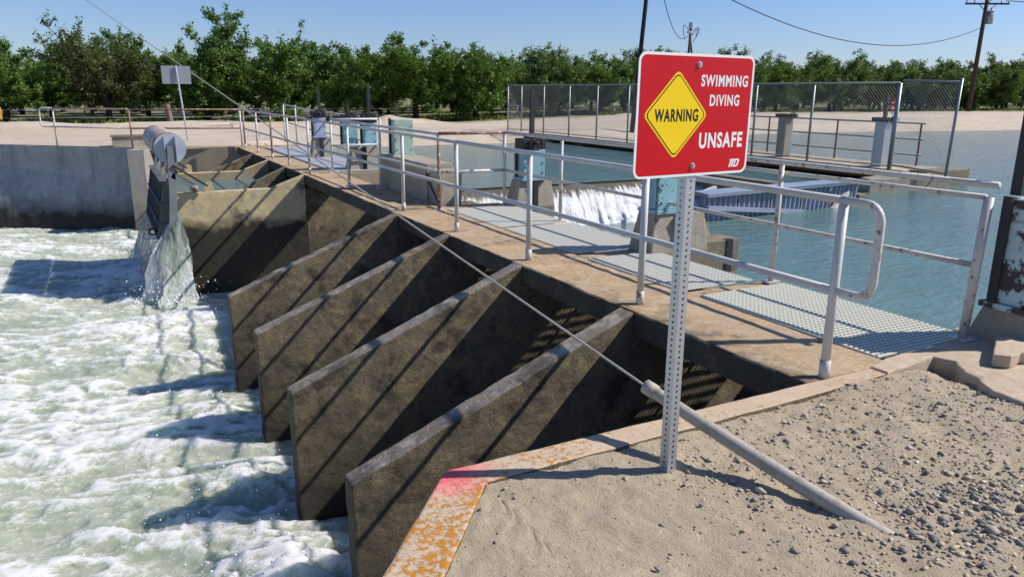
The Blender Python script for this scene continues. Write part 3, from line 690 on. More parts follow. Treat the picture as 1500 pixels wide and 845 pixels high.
st_ = (fbm(FX*9, FX*0+kk*1.2, 4, 61)-.5)*.13*kk + (fbm(FX*1.2, kk*1.5+0*FX, 3, 62)-.5)*.14*kk
st_ -= .22*np.exp(-((FX-7.0)/.9)**2)*kk*(fbm(FX*5, kk*6+0*FX, 3, 63))
FY = prof_y[None,:] + st_; FZ = prof_z[None,:] + .03*(fbm(FX*14, kk*9, 3, 64)-.5)*kk
down = np.clip(-.25 + 2.6*np.clip(kk-.14, 0, .5), -.25, .6) + 0*FX + .35*np.exp(-((FX-7.0)/1.0)**2)*kk
idx = np.arange(FX.size).reshape(FX.shape); Fq = np.stack([idx[:-1,:-1], idx[1:,:-1], idx[1:,1:], idx[:-1,1:]], -1).reshape(-1, 4)
struct(link('waterfall', raw_mesh('waterfall', np.stack([FX, FY, FZ], -1).reshape(-1, 3), Fq, {'down': down}), M['fall'], smooth=True), 'white water falling over the long brown weir crest')

# ------------------------------------------------------------------ drum gate
dg = thing('drum_gate', 'grey steel float gate with rust streaked counterweight drum above the basin', 'gate', (-2.7, 14.5, -1))
DC = (-2.60, .575); DR = .27; Y0, Y1 = 12.68, 16.45
dm = MB().tube([(DC[0], Y0, DC[1]), (DC[0], Y0+.9, DC[1]), (DC[0], Y1-.9, DC[1]), (DC[0], Y1, DC[1])], DR, 40).build('drum', M['drum'], dg, True)
e = MB().tube([(DC[0], Y0-.012, DC[1]), (DC[0], Y0+.02, DC[1])], DR+.008, 40).build('end_plate', M['drum_end'], dm)
for dx_ in (-.09, .10): MB().box(DC[0]+dx_-.008, DC[0]+dx_+.008, Y0-.09, Y0-.012, DC[1]-.23, DC[1]+.23).build('stiffener', M['drum_end'], dm)
for yy in (Y0, Y0+.32, Y0+1.25, Y1-.6): MB().ring((DC[0], yy+.02, DC[1]), (0,1,0), DR, .012, 40, 6).build('seam_band', M['rust'] if yy < Y0+.4 else M['drum'], dm, True)
PN, PF = 12.60, 16.40
for yy, nm in ((PN, 0), (PF, 1)):
    MB().prism_y([(-2.66, .62), (-2.56, .62), (-2.56, -.25), (-2.64, -1.12), (-2.78, -1.12), (-2.70, -.25)], yy-.06, yy+.04).build('side_post', M['grey_steel'], dg, bevel=.006)
    MB().bar((-2.60, yy-.07, .28), (-2.02, yy-.07, -.13), .04, .035).build('tie_rod', M['dark'], dg)
    MB().bar((-2.62, yy-.03, .10), (-2.22, yy-.03, -.16), .06, .10).build('arm', M['grey_steel'], dg)
    pv = MB().tube([(-2.26, yy-.13, -.17), (-2.26, yy+.10, -.17)], .075, 16).build('pivot', M['grey_steel'], dg, True)
    MB().tube([(-2.26, yy-.15, -.17), (-2.26, yy-.125, -.17)], .04, 12).build('pivot_pin', M['rust'], pv, True)
    MB().prism_y([(-2.07, -.26), (-1.90, -.26), (-1.91, -.09), (-1.95, -.06), (-2.02, -.06), (-2.06, -.09)], yy+.03, yy+.06).build('bracket', M['tan'], dg)
# leaf: skin plate with frame of ribs
lx = [(-2.62, -.10), (-2.70, -.55), (-2.80, -1.10)]
mb = MB()
def leaf_x(z): return -2.66 - (-.10 - z)*.16
vs = []
for z in (-.02, -.35, -.7, -1.08):
    vs += [(leaf_x(z)+.10, PN+.05, z), (leaf_x(z)+.10, PF-.05, z)]
mb.add(vs, [(0,1,3,2),(2,3,5,4),(4,5,7,6)]); lf = mb.build('leaf_plate', M['leaf_steel'], dg)
for k in range(6):
    yy = PN+.08+(PF-PN-.16)*k/5
    MB().prism_y([(leaf_x(-.02)+.09, -.02), (leaf_x(-.05)-.14, -.06), (leaf_x(-1.08)-.16, -1.08), (leaf_x(-1.08)+.09, -1.08)], yy-.008, yy+.008).build('rib', M['leaf_steel'], lf)
for z in (-.05, -.45, -.82, -1.08):
    MB().box(leaf_x(z)-.17, leaf_x(z)+.09, PN+.05, PF-.05, z-.012, z+.012).build('stringer', M['leaf_steel'], lf)
for yy in (12.64, 13.9, 15.2):
    MB().bar((leaf_x(-.1)-.05, yy, -.1), (-2.62, yy+.3, .36), .05, .05).build('strut', M['grey_steel'], dg)
MB().ring((leaf_x(-1.0)-.22, 13.3, -1.06), (.2,1,0), .06, .018, 16, 6).build('lifting_ring', M['dark'], dg, True)
# spill under the leaf and at its near side
def spill_mat():
    t = NT('gate_spill')
    k = t.attr('down')
    s1 = t.noise(9, 6, .72, (1,1,.16), .8); s2 = t.noise(42, 5, .7, (1,1,.25), .5)
    m = t.ramp(t.math('ADD', t.math('ADD', t.ramp(s1, .3, .7, -.35, .35), t.ramp(s2, .3, .7, -.25, .25)), k), .15, .75)
    col = t.mix(m, (.33,.40,.31), (.86,.89,.89)); t.bump(t.math('ADD', s1, s2), .9, .05)
    t.fin(col, t.ramp(m, 0, 1, .08, .3), 0, .6)
    tr = t.n('BsdfTransparent'); ms = t.n('MixShader'); t.put(ms.inputs[0], t.ramp(m, 0, .3, .62, 1))
    t.t.links.new(tr.outputs[0], ms.inputs[1]); t.t.links.new(t.p.outputs[0], ms.inputs[2]); t.t.links.new(ms.outputs[0], t.out.inputs[0])
    return t.m
M['spill'] = spill_mat()
def sheet(name, p0, p1, q0, q1, nu, nv, sag, seed, d0, d1, label, amp=.07):
    P0, P1, Q0, Q1 = map(np.array, (p0, p1, q0, q1)); U = np.linspace(0, 1, nu)[:,None,None]; Vv = np.linspace(0, 1, nv)[None,:,None]
    top = P0+(P1-P0)*U; bot = Q0+(Q1-Q0)*U
    hv = np.concatenate([Vv**.62, Vv**.62, Vv**1.35], -1) if sag else np.concatenate([Vv, Vv, Vv], -1)
    P = top + (bot-top)*hv
    u2 = (U*np.linalg.norm(P1-P0) + 0*Vv)[...,0]; v2 = (Vv + 0*U)[...,0]
    dsp = ((fbm(u2*5, v2*1.6, 4, seed)-.5)*amp*2 + (fbm(u2*22, v2*5, 3, seed+1)-.5)*amp*.7)*(.25+v2)
    P[...,0] -= dsp; P[...,2] += dsp*.25
    dn = d0+(d1-d0)*v2
    ix = np.arange(nu*nv).reshape(nu, nv); Fq = np.stack([ix[:-1,:-1], ix[1:,:-1], ix[1:,1:], ix[:-1,1:]], -1).reshape(-1, 4)
    o = struct(link(name, raw_mesh(name, P.reshape(-1, 3), Fq, {'down': dn}), M['spill'], smooth=True), label)
    return o
sheet('gate_spill', (-2.84, 12.72, -1.06), (-2.84, 16.3, -1.06), (-3.30, 12.65, -2.35), (-3.34, 16.9, -2.35), 150, 40, True, 71, .05, .5, 'greenish sheet of water spilling under the drum gate leaf')
sheet('side_jet', (-2.60, 12.70, -.42), (-2.84, 12.66, -1.06), (-2.46, 12.42, -2.35), (-3.30, 12.50, -2.35), 110, 90, True, 81, .12, 1.05, 'sparkling jet of water at the near side of the drum gate', .13)
sheet('side_jet_spray', (-2.60, 12.66, -.52), (-2.80, 12.60, -1.06), (-2.38, 12.25, -2.35), (-3.05, 12.15, -2.35), 110, 90, True, 91, -.42, .7, 'loose white outer strands of the jet beside the drum gate', .22)
dr = MB()
for k in range(500):
    a = rnd.random(); x = -2.8+rnd.gauss(0, .34); y = 12.5+rnd.gauss(0, .55) if a < .6 else 14.5+rnd.uniform(-1.8, 2); x = x if a < .6 else -3.3+rnd.gauss(0, .2)
    z = -2.2+abs(rnd.gauss(0, .16)); r = rnd.uniform(.006, .02)
    dr.add([(x+r,y,z),(x-r,y,z),(x,y+r,z),(x,y-r,z),(x,y,z+r*1.3),(x,y,z-r*1.3)], [(0,2,4),(2,1,4),(1,3,4),(3,0,4),(2,0,5),(1,2,5),(3,1,5),(0,3,5)])
for k in range(700):
    by = rnd.choice((.75, 2.55, 4.38, 6.2, 8.6, 10.6)); x = -2.9+rnd.gauss(0, .5); y = by+rnd.gauss(0, .5); r = rnd.uniform(.004, .012)
    z = basin_z(x, y)+abs(rnd.gauss(0, .09))
    dr.add([(x+r,y,z),(x-r,y,z),(x,y+r,z),(x,y-r,z),(x,y,z+r*1.3),(x,y,z-r*1.3)], [(0,2,4),(2,1,4),(1,3,4),(3,0,4),(2,0,5),(1,2,5),(3,1,5),(0,3,5)])
sp = dr.build('spray_drops', plain('spray', (.9,.92,.93), .3, 0, .02, 5, 0), None, True); sp['kind'] = 'stuff'; tag(sp, 'white spray drops thrown up from the churning basin', 'spray')

# ------------------------------------------------------------------ fenced service bridge in the canal
br = thing('service_bridge', 'low concrete service bridge crossing the canal behind the sign', 'bridge', (13, 18, -.3))
XD0, XD1, YD0, YD1 = 12.35, 13.9, 8.25, 27.8
MB().box(XD0, XD1, YD0, YD1, -.09, -.01).build('deck', M['deck'], br, bevel=.01, cut=.6, amp=.006)
MB().box(XD0+.03, XD0+.18, YD0+.1, YD1, -.26, -.092).build('girder', M['rust'], br); MB().box(XD1-.2, XD1-.05, YD0+.1, YD1, -.30, -.092).build('girder', M['rust'], br)
for y in (8.75, 13.0, 17.6, 22.0, 26.4): MB().box(XD0+.1, XD1+.5, y-.3, y+.3, -3, -.27).build('bridge_pier', M['pier_dark'], br, bevel=.02, cut=.3, amp=.008)
for x in (XD1-.15,):
    for z in (.25, .62, 1.0): rail(br, 'hand_rail', [(x, YD0+.55, z), (x, YD1-9, z)], M['fence'], .022)
    for y in np.arange(YD0+.65, YD1-8.9, 2.4): MB().tube([(x, y, -.01), (x, y, 1.0)], .024, 8).build('rail_post', M['rust'], br, True)
cw = tag(MB().prism([(10.2, 7.45), (12.45, 7.2), (12.45, 8.2), (10.3, 7.8)], -3, -.03).build('nose_wall', M['pier'], bevel=.02, cut=.25, amp=.012), 'pale concrete nose wall in the water at the right end of the service bridge', 'wall')
tag(MB().box(12.47, 14.05, 7.74, 8.2, -3, .012).build('canal_wing_block', M['pier_dark'], bevel=.02, cut=.25, amp=.012), 'dark concrete block in the canal right of the chain link fence end', 'wall')
fe = thing('chain_link_fence', 'tall galvanised chain link fence along the edge of the service bridge', 'fence', (12.4, 18, 0))
XF = 12.42; FH = 1.92
fy = [8.66, 11.05, 13.0, 14.95, 16.9, 18.85, 20.75, 22.65, 24.6, 26.5, 27.75]
for y in fy: MB().tube([(XF, y, -.25), (XF, y, FH)], .032 if y not in (8.66,) else .05, 10).build('post', M['fence'], fe, True)
rail(fe, 'top_rail', [(XF, 8.66, FH), (XF, 27.75, FH)], M['fence'], .024); rail(fe, 'bottom_rail', [(XF, 8.66, .06), (XF, 27.75, .06)], M['fence'], .016)
rail(fe, 'gate_rail', [(XF, 26.5, 1.05), (XF, 27.75, 1.05)], M['fence'], .02)
def diamonds(P, u0, u1, h0, h1, pitch, r):     # P(u, h) -> point ; weave of slanted wires
    mb = MB(); H = h1-h0; k = u0 - H
    def wire(a, b):
        a, b = Vector(a), Vector(b); t = (b-a).normalized(); n1 = t.orthogonal().normalized()*r; n2 = t.cross(n1)
        mb.add([a+n1, a-n1*.5+n2*.87, a-n1*.5-n2*.87, b+n1, b-n1*.5+n2*.87, b-n1*.5-n2*.87], [(0,1,4,3),(1,2,5,4),(2,0,3,5)])
    while k < u1:
        for sgn in (1, -1):
            a0, a1 = (k, k+H) if sgn == 1 else (k+H, k)
            def at(h): return a0 + (a1-a0)*(h-h0)/H
            hs = [h0, h1]
            # clip to u range
            pts = []
            for uu in (u0, u1):
                hh = h0 + (uu-a0)/(a1-a0)*H
                if h0 < hh < h1: pts.append((uu, hh))
            for hh in hs:
                if u0 <= at(hh) <= u1: pts.append((at(hh), hh))
            if len(pts) >= 2 and (abs(pts[0][1]-pts[1][1]) > .02): wire(P(*pts[0]), P(*pts[1]))
        k += pitch
    return mb
w_ = diamonds(lambda u, h: (XF-.03, u, h), 8.66, 27.75, .04, FH+.03, .085, .0028).build('wire_mesh', M['wire'], fe); w_['kind'] = 'stuff'
fe2 = thing('fence_end_panel', 'leaning chain link end panel sticking out over the canal', 'fence', (12.4, 8.4, 0))
EA, EB = Vector((XF+.02, 8.60, 0)), Vector((12.05, 7.05, -.05))
MB().tube([EB, EB+Vector((.03, -.03, 2.05))], .03, 10).build('post', M['fence'], fe2, True)
MB().tube([EA+Vector((0,0,FH+.06)), EB+Vector((.03,-.03,FH+.06))], .022, 8).build('top_rail', M['fence'], fe2, True); MB().tube([EA+Vector((0,0,.08)), EB+Vector((0,0,.10))], .02, 8).build('bottom_rail', M['fence'], fe2, True)
def pp(u, h): return EA + (EB-EA)*u/1.58 + Vector((0,0,h))
w_ = diamonds(pp, 0, 1.58, .06, FH+.06, .085, .0030).build('wire_mesh', M['wire'], fe2); w_['kind'] = 'stuff'
# small hoists standing on the bridge
for (y, lb, mt) in ((12.2, 'slim grey hoist post on the service bridge right of the warning sign', 'pier'), (9.2, 'slim dark hoist post behind the chain link end panel', 'galv')):
    h_ = thing('bridge_hoist', lb, 'gate hoist', (12.8, y, 0), 'hoists on the service bridge')
    MB().box(12.62, 12.86, y-.16, y+.12, -.008, 1.05).build('column', M[mt], h_, bevel=.01)
    MB().box(12.866, 12.93, y-.13, y+.1, .0, 1.0).build('channel', M['blue'], h_)
    MB().box(12.58, 12.95, y-.24, y+.2, 1.052, 1.14).ring((12.74, y-.26, 1.1), (0,1,.1), .08, .015).build('gear_head', M['dark'], h_, bevel=0)
    if y < 10: MB().bar((12.78, y, .9), (12.78, y, 1.65), .07, .07, (1,0,0)).bar((12.78, y, 1.45), (12.78, y-.55, 1.4), .05, .05).build('stem', M['dark'], h_)

# ------------------------------------------------------------------ warning sign
SP = Vector((-1.585, -.47, 0))
SYAW = R(4.3)
ws = thing('warning_sign', 'red warning sign with yellow diamond on a perforated square steel post', 'sign', tuple(SP))
def post_strip(mb, c, ux, n_units, unit, hw, hr, z0):
    up = Vector((0,0,1)); c = Vector(c); ux = Vector(ux)
    for k in range(n_units):
        zc = z0 + (k+.5)*unit; vs = []
        for a in range(8):
            an = math.pi/8 + a*math.pi/4; vs.append(c + ux*hr*math.cos(an) + up*(zc+hr*math.sin(an)))
        sq = [(hw, unit*.207), (hw*.45, unit*.5), (-hw*.45, unit*.5), (-hw, unit*.207), (-hw, -unit*.207), (-hw*.45, -unit*.5), (hw*.45, -unit*.5), (hw, -unit*.207)]
        vs += [c + ux*a + up*(zc+b) for a, b in sq]
        fs_ = [(i, (i+1) % 8, 8+(i+1) % 8, 8+i) for i in range(8)]
        vs += [c + ux*a + up*(zc+b) for a, b in ((hw, unit*.5), (-hw, unit*.5), (-hw, -unit*.5), (hw, -unit*.5))]
        fs_ += [(8, 16, 9), (10, 17, 11), (12, 18, 13), (14, 19, 15)]
        mb.add(vs, fs_)
pa = R(4.3); hwp = .0255
mb = MB()
for k in range(4):
    an = pa + k*math.pi/2; nrm = Vector((math.sin(an), -math.cos(an), 0)); ux = Vector((math.cos(an), math.sin(an), 0))
    post_strip(mb, SP + nrm*hwp, ux, 68, .0266, hwp, .0062, -.06)
    post_strip(mb, SP + nrm*(hwp-.003), ux, 68, .0266, hwp-.003, .0062, -.06)
pst = mb.build('post', M['galv'], ws)
RT = Vector((math.cos(SYAW), math.sin(SYAW), 0)); NM = Vector((math.sin(SYAW), -math.cos(SYAW), 0)); SC = SP + NM*.030 + Vector((0, 0, 1.5714)); TI = R(1.2)
UPV = Vector((0,0,1))*math.cos(TI) + NM*math.sin(TI)*0 - RT*math.sin(R(-.4))
def sp_(a, b, o): q = SC + RT*a + UPV*b + NM*o; return (q.x, q.y, q.z)
def rrect(w, h, r, n=7):
    out = []
    for cx, cy, a0 in ((w-r, h-r, 0), (-w+r, h-r, 90), (-w+r, -h+r, 180), (w-r, -h+r, 270)):
        for i in range(n+1): a = R(a0+90*i/n); out.append((cx+r*math.cos(a), cy+r*math.sin(a)))
    return out
def rdiamond(cx, cy, hx, hy, r, n=6):
    ps_ = [(hx,0),(0,hy),(-hx,0),(0,-hy)]; out = []
    for i in range(4):
        p0 = Vector(ps_[i-1]); p1 = Vector(ps_[i]); p2 = Vector(ps_[(i+1)%4]); a = p1+(p0-p1).normalized()*r; b = p1+(p2-p1).normalized()*r
        for k in range(n+1): t = k/n; q = a*(1-t)**2 + p1*2*t*(1-t) + b*t*t; out.append((cx+q.x, cy+q.y))
    return out
def plate(poly, o0, o1, name, m, parent):
    n = len(poly); vs = [sp_(a, b, o0) for a, b in poly] + [sp_(a, b, o1) for a, b in poly]
    return MB().add(vs, [tuple(range(n))[::-1], tuple(range(n, 2*n))] + [(i,(i+1)%n,n+(i+1)%n,n+i) for i in range(n)]).build(name, m, parent)
SW_, SH_ = .61*1.05/2, .457*1.05/2
pan = plate(rrect(SW_, SH_, .036), -.0012, .0012, 'panel', M['sign_white'], ws)
plate(rrect(SW_-.0115, SH_-.0105, .026), .0013, .0019, 'red_field', M['sign_red'], pan)
DX, DY = -.1135, .004
plate(rdiamond(DX, DY, .174, .174, .026), .002, .0025, 'diamond_border', M['sign_yellow'], pan)
plate(rdiamond(DX, DY, .1635, .1635, .024), .0026, .0029, 'diamond_outline', M['sign_black'], pan)
plate(rdiamond(DX, DY, .1575, .1575, .0225), .003, .0034, 'diamond_face', M['sign_yellow'], pan)
dgp = bpy.context.evaluated_depsgraph_get
def letters(txt, cx, cy, w, h, o, m, name, slant=0, bold=.012):
    cu = bpy.data.curves.new('t', 'FONT'); cu.body = txt; cu.align_x = 'CENTER'; cu.align_y = 'CENTER'; cu.size = 1; cu.offset = bold; cu.space_character = 1.16; cu.resolution_u = 6
    ob = bpy.data.objects.new('t', cu); COL.objects.link(ob); bpy.context.view_layer.update()
    me = bpy.data.meshes.new_from_object(ob.evaluated_get(dgp())); bpy.data.objects.remove(ob)
    xs_ = [v.co.x for v in me.vertices]; ys_ = [v.co.y for v in me.vertices]; x0, x1, y0, y1 = min(xs_), max(xs_), min(ys_), max(ys_)
    for v in me.vertices:
        a = (v.co.x-x0)/(x1-x0)-.5; b = (v.co.y-y0)/(y1-y0)-.5
        v.co = sp_(cx+a*w+b*slant, cy+b*h, o)
    me.name = name
    return link(name, me, m, pan)
letters('WARNING', -.111, .003, .236, .050, .0039, M['sign_black'], 'lettering', 0, .032)
letters('SWIMMING', .149, .138, .272, .0465, .0024, M['sign_white'], 'lettering', 0, .028)
letters('DIVING', .155, .061, .173, .0455, .0024, M['sign_white'], 'lettering', 0, .028)
letters('UNSAFE', .152, -.099, .256, .064, .0024, M['sign_white'], 'lettering', 0, .034)
# small irrigation emblem: slanted block letters run together
EX, EYY = .240, -.1965
def em(poly, name='emblem'): return [(EX + a*.060 + b*.012, EYY + b*.033) for a, b in poly]
mb = MB()
for poly in ([(-.5,.32),(-.5,.5),(.02,.5),(.02,.32)], [(-.42,-.5),(-.42,.32),(-.26,.32),(-.26,-.5)], [(-.2,-.5),(-.2,.29),(-.05,.29),(-.05,-.5)],
             [(.02,-.5),(.02,.5),(.16,.5),(.16,-.5)], [(.16,.5),(.34,.5),(.34,.3),(.16,.3)], [(.16,-.5),(.34,-.5),(.34,-.3),(.16,-.3)], [(.34,.5),(.46,.42),(.5,.25),(.5,-.25),(.46,-.42),(.34,-.5),(.34,-.3),(.35,.3)]):
    n = len(poly); mb.add([sp_(a, b, .0024) for a, b in em(poly)], [tuple(range(n))])
mb.build('emblem', M['sign_white'], pan)
for b in (.1995, -.1985):
    m_ = MB(); m_.tube([sp_(-.004, b, .0015), sp_(-.004, b, .005)], .0125, 14); m_.tube([sp_(-.004, b, .005), sp_(-.004, b, .012)], .0075, 6); m_.build('bolt', M['galv'], pan)

# ------------------------------------------------------------------ guy wire with its guard pipe
gw = thing('guy_wire', 'steel guy wire running across the view from a grey guard pipe in the gravel', 'wire', (-1.1, -1.3, 0))
PB, PE = Vector((-1.10, -1.335, -.065)), Vector((-1.466, -.146, .252))
mb = MB(); n = 14
pts = [PB + (PE-PB)*(i/n) + Vector((0,0,-.012))*math.sin(math.pi*i/n) for i in range(n+1)]
MB().tube([p + (pts[0]-pts[1])*.15 if i == 0 else p for i, p in enumerate(pts)], .036, 16, r2=.031).build('guard_pipe', M['pvc'], gw, True)
MB().tube([PE-(PE-PB).normalized()*.05, PE+(PE-PB).normalized()*.012], .037, 16).build('pipe_collar', M['pvc'], gw, True)
GE = Vector((-7.21, 38.0, 8.13))
MB().tube([PE-(PE-PB).normalized()*.2, PE+(PE-PB).normalized()*.005, PE+(GE-PE)*.3, GE], .0065, 8).build('cable', M['cable'], gw, True)

# ------------------------------------------------------------------ far things: signs, posts, poles, wires
fs_ = thing('road_sign', 'blank grey back of a sign on a leaning post by the far dirt road', 'sign', (-1.21, 24.96, 0))
MB().tube([(-1.13, 24.9, -.2), (-1.30, 25.0, 2.38)], .032, 6).build('post', M['galv'], fs_)
MB().box(-1.74, -.86, 25.05, 25.06, 1.80, 2.37).build('panel', M['sign_back'], fs_, bevel=.003); MB().box(-1.42, -1.18, 25.035, 25.052, 1.9, 2.3).build('backing_plate', M['sign_back'], fs_)
cb = thing('concrete_box', 'low concrete box with rusty lid edge behind the far railing', 'box', (-3.0, 22.6, 0))
MB().box(-3.42, -2.46, 22.4, 23.1, -.1, .26).build('body', M['pier'], cb, bevel=.015, cut=.1, amp=.006); MB().box(-3.46, -2.42, 22.36, 23.14, .262, .30).build('lid', M['post_wood'], cb)
MKX = .16
mk = thing('marker_post', 'orange and black marker on a short post at the far left', 'marker', (-7.25, 33, 0)); MB().tube([(-7.35+MKX, 33, -.2), (-7.35+MKX, 33, .55)], .06, 8).build('post', M['pole_wood'], mk); MB().box(-7.6+MKX, -7.15+MKX, 32.9, 32.93, .45, .9).build('panel', M['orange'], mk)
for i, (x, y, h, lean) in enumerate([(-.75, 36.0, .95, -.14), (4.6, 37.2, .9, .02), (7.9, 37.3, 1.1, .03), (10.6, 37.3, 1.0, .0), (-11, 37, .9, .05)]):
    tag(MB().tube([(x, y, -.2), (x+lean, y, h)], .14 if i == 0 else .085, 8).build('fence_post', M['post_wood']), ['thick leaning wooden post behind the rusty railing', 'wooden post under the dark trees behind the far hoist', 'wooden post behind the twin blue hoists', 'wooden post behind the mint hoist', 'wooden post out at the left'][i], 'post', 'orchard fence posts')
for z in (.35, .7): tag(MB().tube([(-11, 37.1, z), (4.6, 37.25, z), (10.6, 37.35, z)], .012, 5).build('strand_wire', M['fence']), '%s strand of wire along the orchard edge' % ('lower' if z < .5 else 'upper'), 'wire')
pk = thing('survey_flag', 'pink flag on a wooden stake on the sandy far bank', 'flag', (46, 30, 0)); MB().bar((44.5, 32, far_z(44.5, 32)-.1), (44.5, 32, .95), .06, .06, (1,0,0)).build('stake', M['post_wood'], pk); MB().add([(44.5,31.95,.95),(44.9,31.9,.8),(44.5,31.95,1.45)], [(0,1,2),(2,1,0)]).box(44.3, 44.7, 31.96, 31.99, .7, 1.2).build('cloth', M['pink'], pk)
# tall dark pole rising out of the picture
tp = thing('tall_pole', 'tall dark pole beyond the fence rising out of the top of the picture', 'pole', (19.5, 30, 0))
PX_, PY_ = 17.95, 26.0
MB().tube([(PX_, PY_, -.4), (PX_+.62, PY_-.2, 9.6)], .115, 10, r2=.085).build('shaft', M['pole_black'], tp, True)
pg = thing('utility_pole', 'brown wooden power pole with cross arms and grey transformer on the right bank', 'utility pole', (60, 36.2, .3))
UP0, UP1 = Vector((59.9, 36.2, .1)), Vector((60.2, 36.2, 11.6))
MB().tube([UP0, UP1], .19, 10, r2=.13).build('shaft', M['pole_wood'], pg, True)
ca = Vector((.86, -.51, 0))
for z, nm in ((8.75, 1.75), (9.5, 1.3)):
    c_ = UP0 + (UP1-UP0)*((z-.1)/11.5) + Vector((-.1,-.16,0)); a_ = MB().bar(c_-ca*nm, c_+ca*nm*.95, .11, .13).build('cross_arm', M['pole_wood'], pg)
    ins = MB()
    for q in (-.95, -.6, .6, .92): b_ = c_+ca*nm*q; ins.tube([b_+Vector((0,0,.05)), b_+Vector((0,0,.28))], .05, 8)
    ins.build('insulators', M['porcelain'], a_, True)
    MB().bar(c_-ca*.7, c_+Vector((0,0,-.7)), .03, .05).bar(c_+ca*.7, c_+Vector((0,0,-.7)), .03, .05).build('brace', M['pole_wood'], a_)
tc = UP0 + (UP1-UP0)*.665 + ca*.42; tf = MB().tube([tc+Vector((0,0,-.5)), tc+Vector((0,0,.45))], .27, 16).build('transformer', M['sign_back'], pg, True)
MB().tube([tc+Vector((.1,0,.45)), tc+Vector((.1,0,.8))], .04, 8).build('bushing', M['porcelain'], tf, True)
sp2 = thing('small_pole', 'slim far pole with looped wires just above the warning sign', 'utility pole', (34, 41, .2))
S0, S1 = Vector((33.5, 40.7, .2)), Vector((33.7, 40.7, 6.15))
MB().tube([S0, S1], .11, 8, r2=.09).tube([S0+Vector((.9,-.4,0)), S1-Vector((0,0,.7))], .09, 8, r2=.06).build('shaft', M['pole_wood'], sp2, True)
hd = MB().tube([S1-Vector((0,0,.15)), S1+Vector((0,0,.28))], .17, 10).box(S1.x-.25, S1.x+.25, S1.y-.1, S1.y+.1, S1.z-.45, S1.z-.3).build('head', M['porcelain'], sp2)
def camdir(px, py):     # direction through photo pixel, only used to aim overhead wires
    v = cam.matrix_world.to_3x3() @ Vector(((px-750)/1110.9, -(py-422.5)/1110.9, -1)); return v
O = Vector(cam.matrix_world.translation)
def at_dist(px, py, y): v = camdir(px, py); return O + v*((y-O.y)/v.y)
for k, (pa_, pb_) in enumerate((((1012, 50), (1003, 58)), ((1014, 48), (1019, 55)), ((1014, 52), (1015, 62)))):
    a = at_dist(*pa_, 40.7); b = at_dist(*pb_, 40.7); hgt = (.75, .5, .7)[k]; sx = (-.42, .3, .55)[k]
    MB().tube([a + (b-a)*(i/12) + Vector((sx*math.sin(math.pi*i/12), 0, hgt*math.sin(math.pi*i/12)*(1 if i < 7 else .8))) for i in range(13)], .022, 5).build('jumper_wire', M['black_wire'], sp2, True)
def catenary(name, P, Q, sag, r, label, n=28):
    mb = MB().tube([P + (Q-P)*(i/n) - Vector((0,0,4*sag*(i/n)*(1-i/n))) for i in range(n+1)], r, 5)
    return tag(mb.build(name, M['black_wire'], None, True), label, 'wire')
W0 = Vector((PX_+.55, PY_, 8.6))
catenary('overhead_wire', W0, S1-Vector((0,0,.35)), 2.0, .02, 'short sagging wire from the tall pole to the small pole')
catenary('overhead_wire', Vector((PX_+.5, PY_, 7.6)), UP0+(UP1-UP0)*.60, 2.5, .028, 'long sagging wire running right to the power pole')
catenary('overhead_wire', UP0+(UP1-UP0)*.775+ca*1.5, Vector((120, 10, 10.5)), 1.2, .03, 'wire leaving the power pole at the top right corner')
catenary('overhead_wire', UP0+(UP1-UP0)*.84+ca*1.2, Vector((120, 10, 12.5)), 1.0, .03, 'upper wire leaving the power pole at the top right corner')
for i, (x, y, h) in enumerate([(6.1, 22.4, 2.0), (8.4, 22.6, 2.1)]): pass

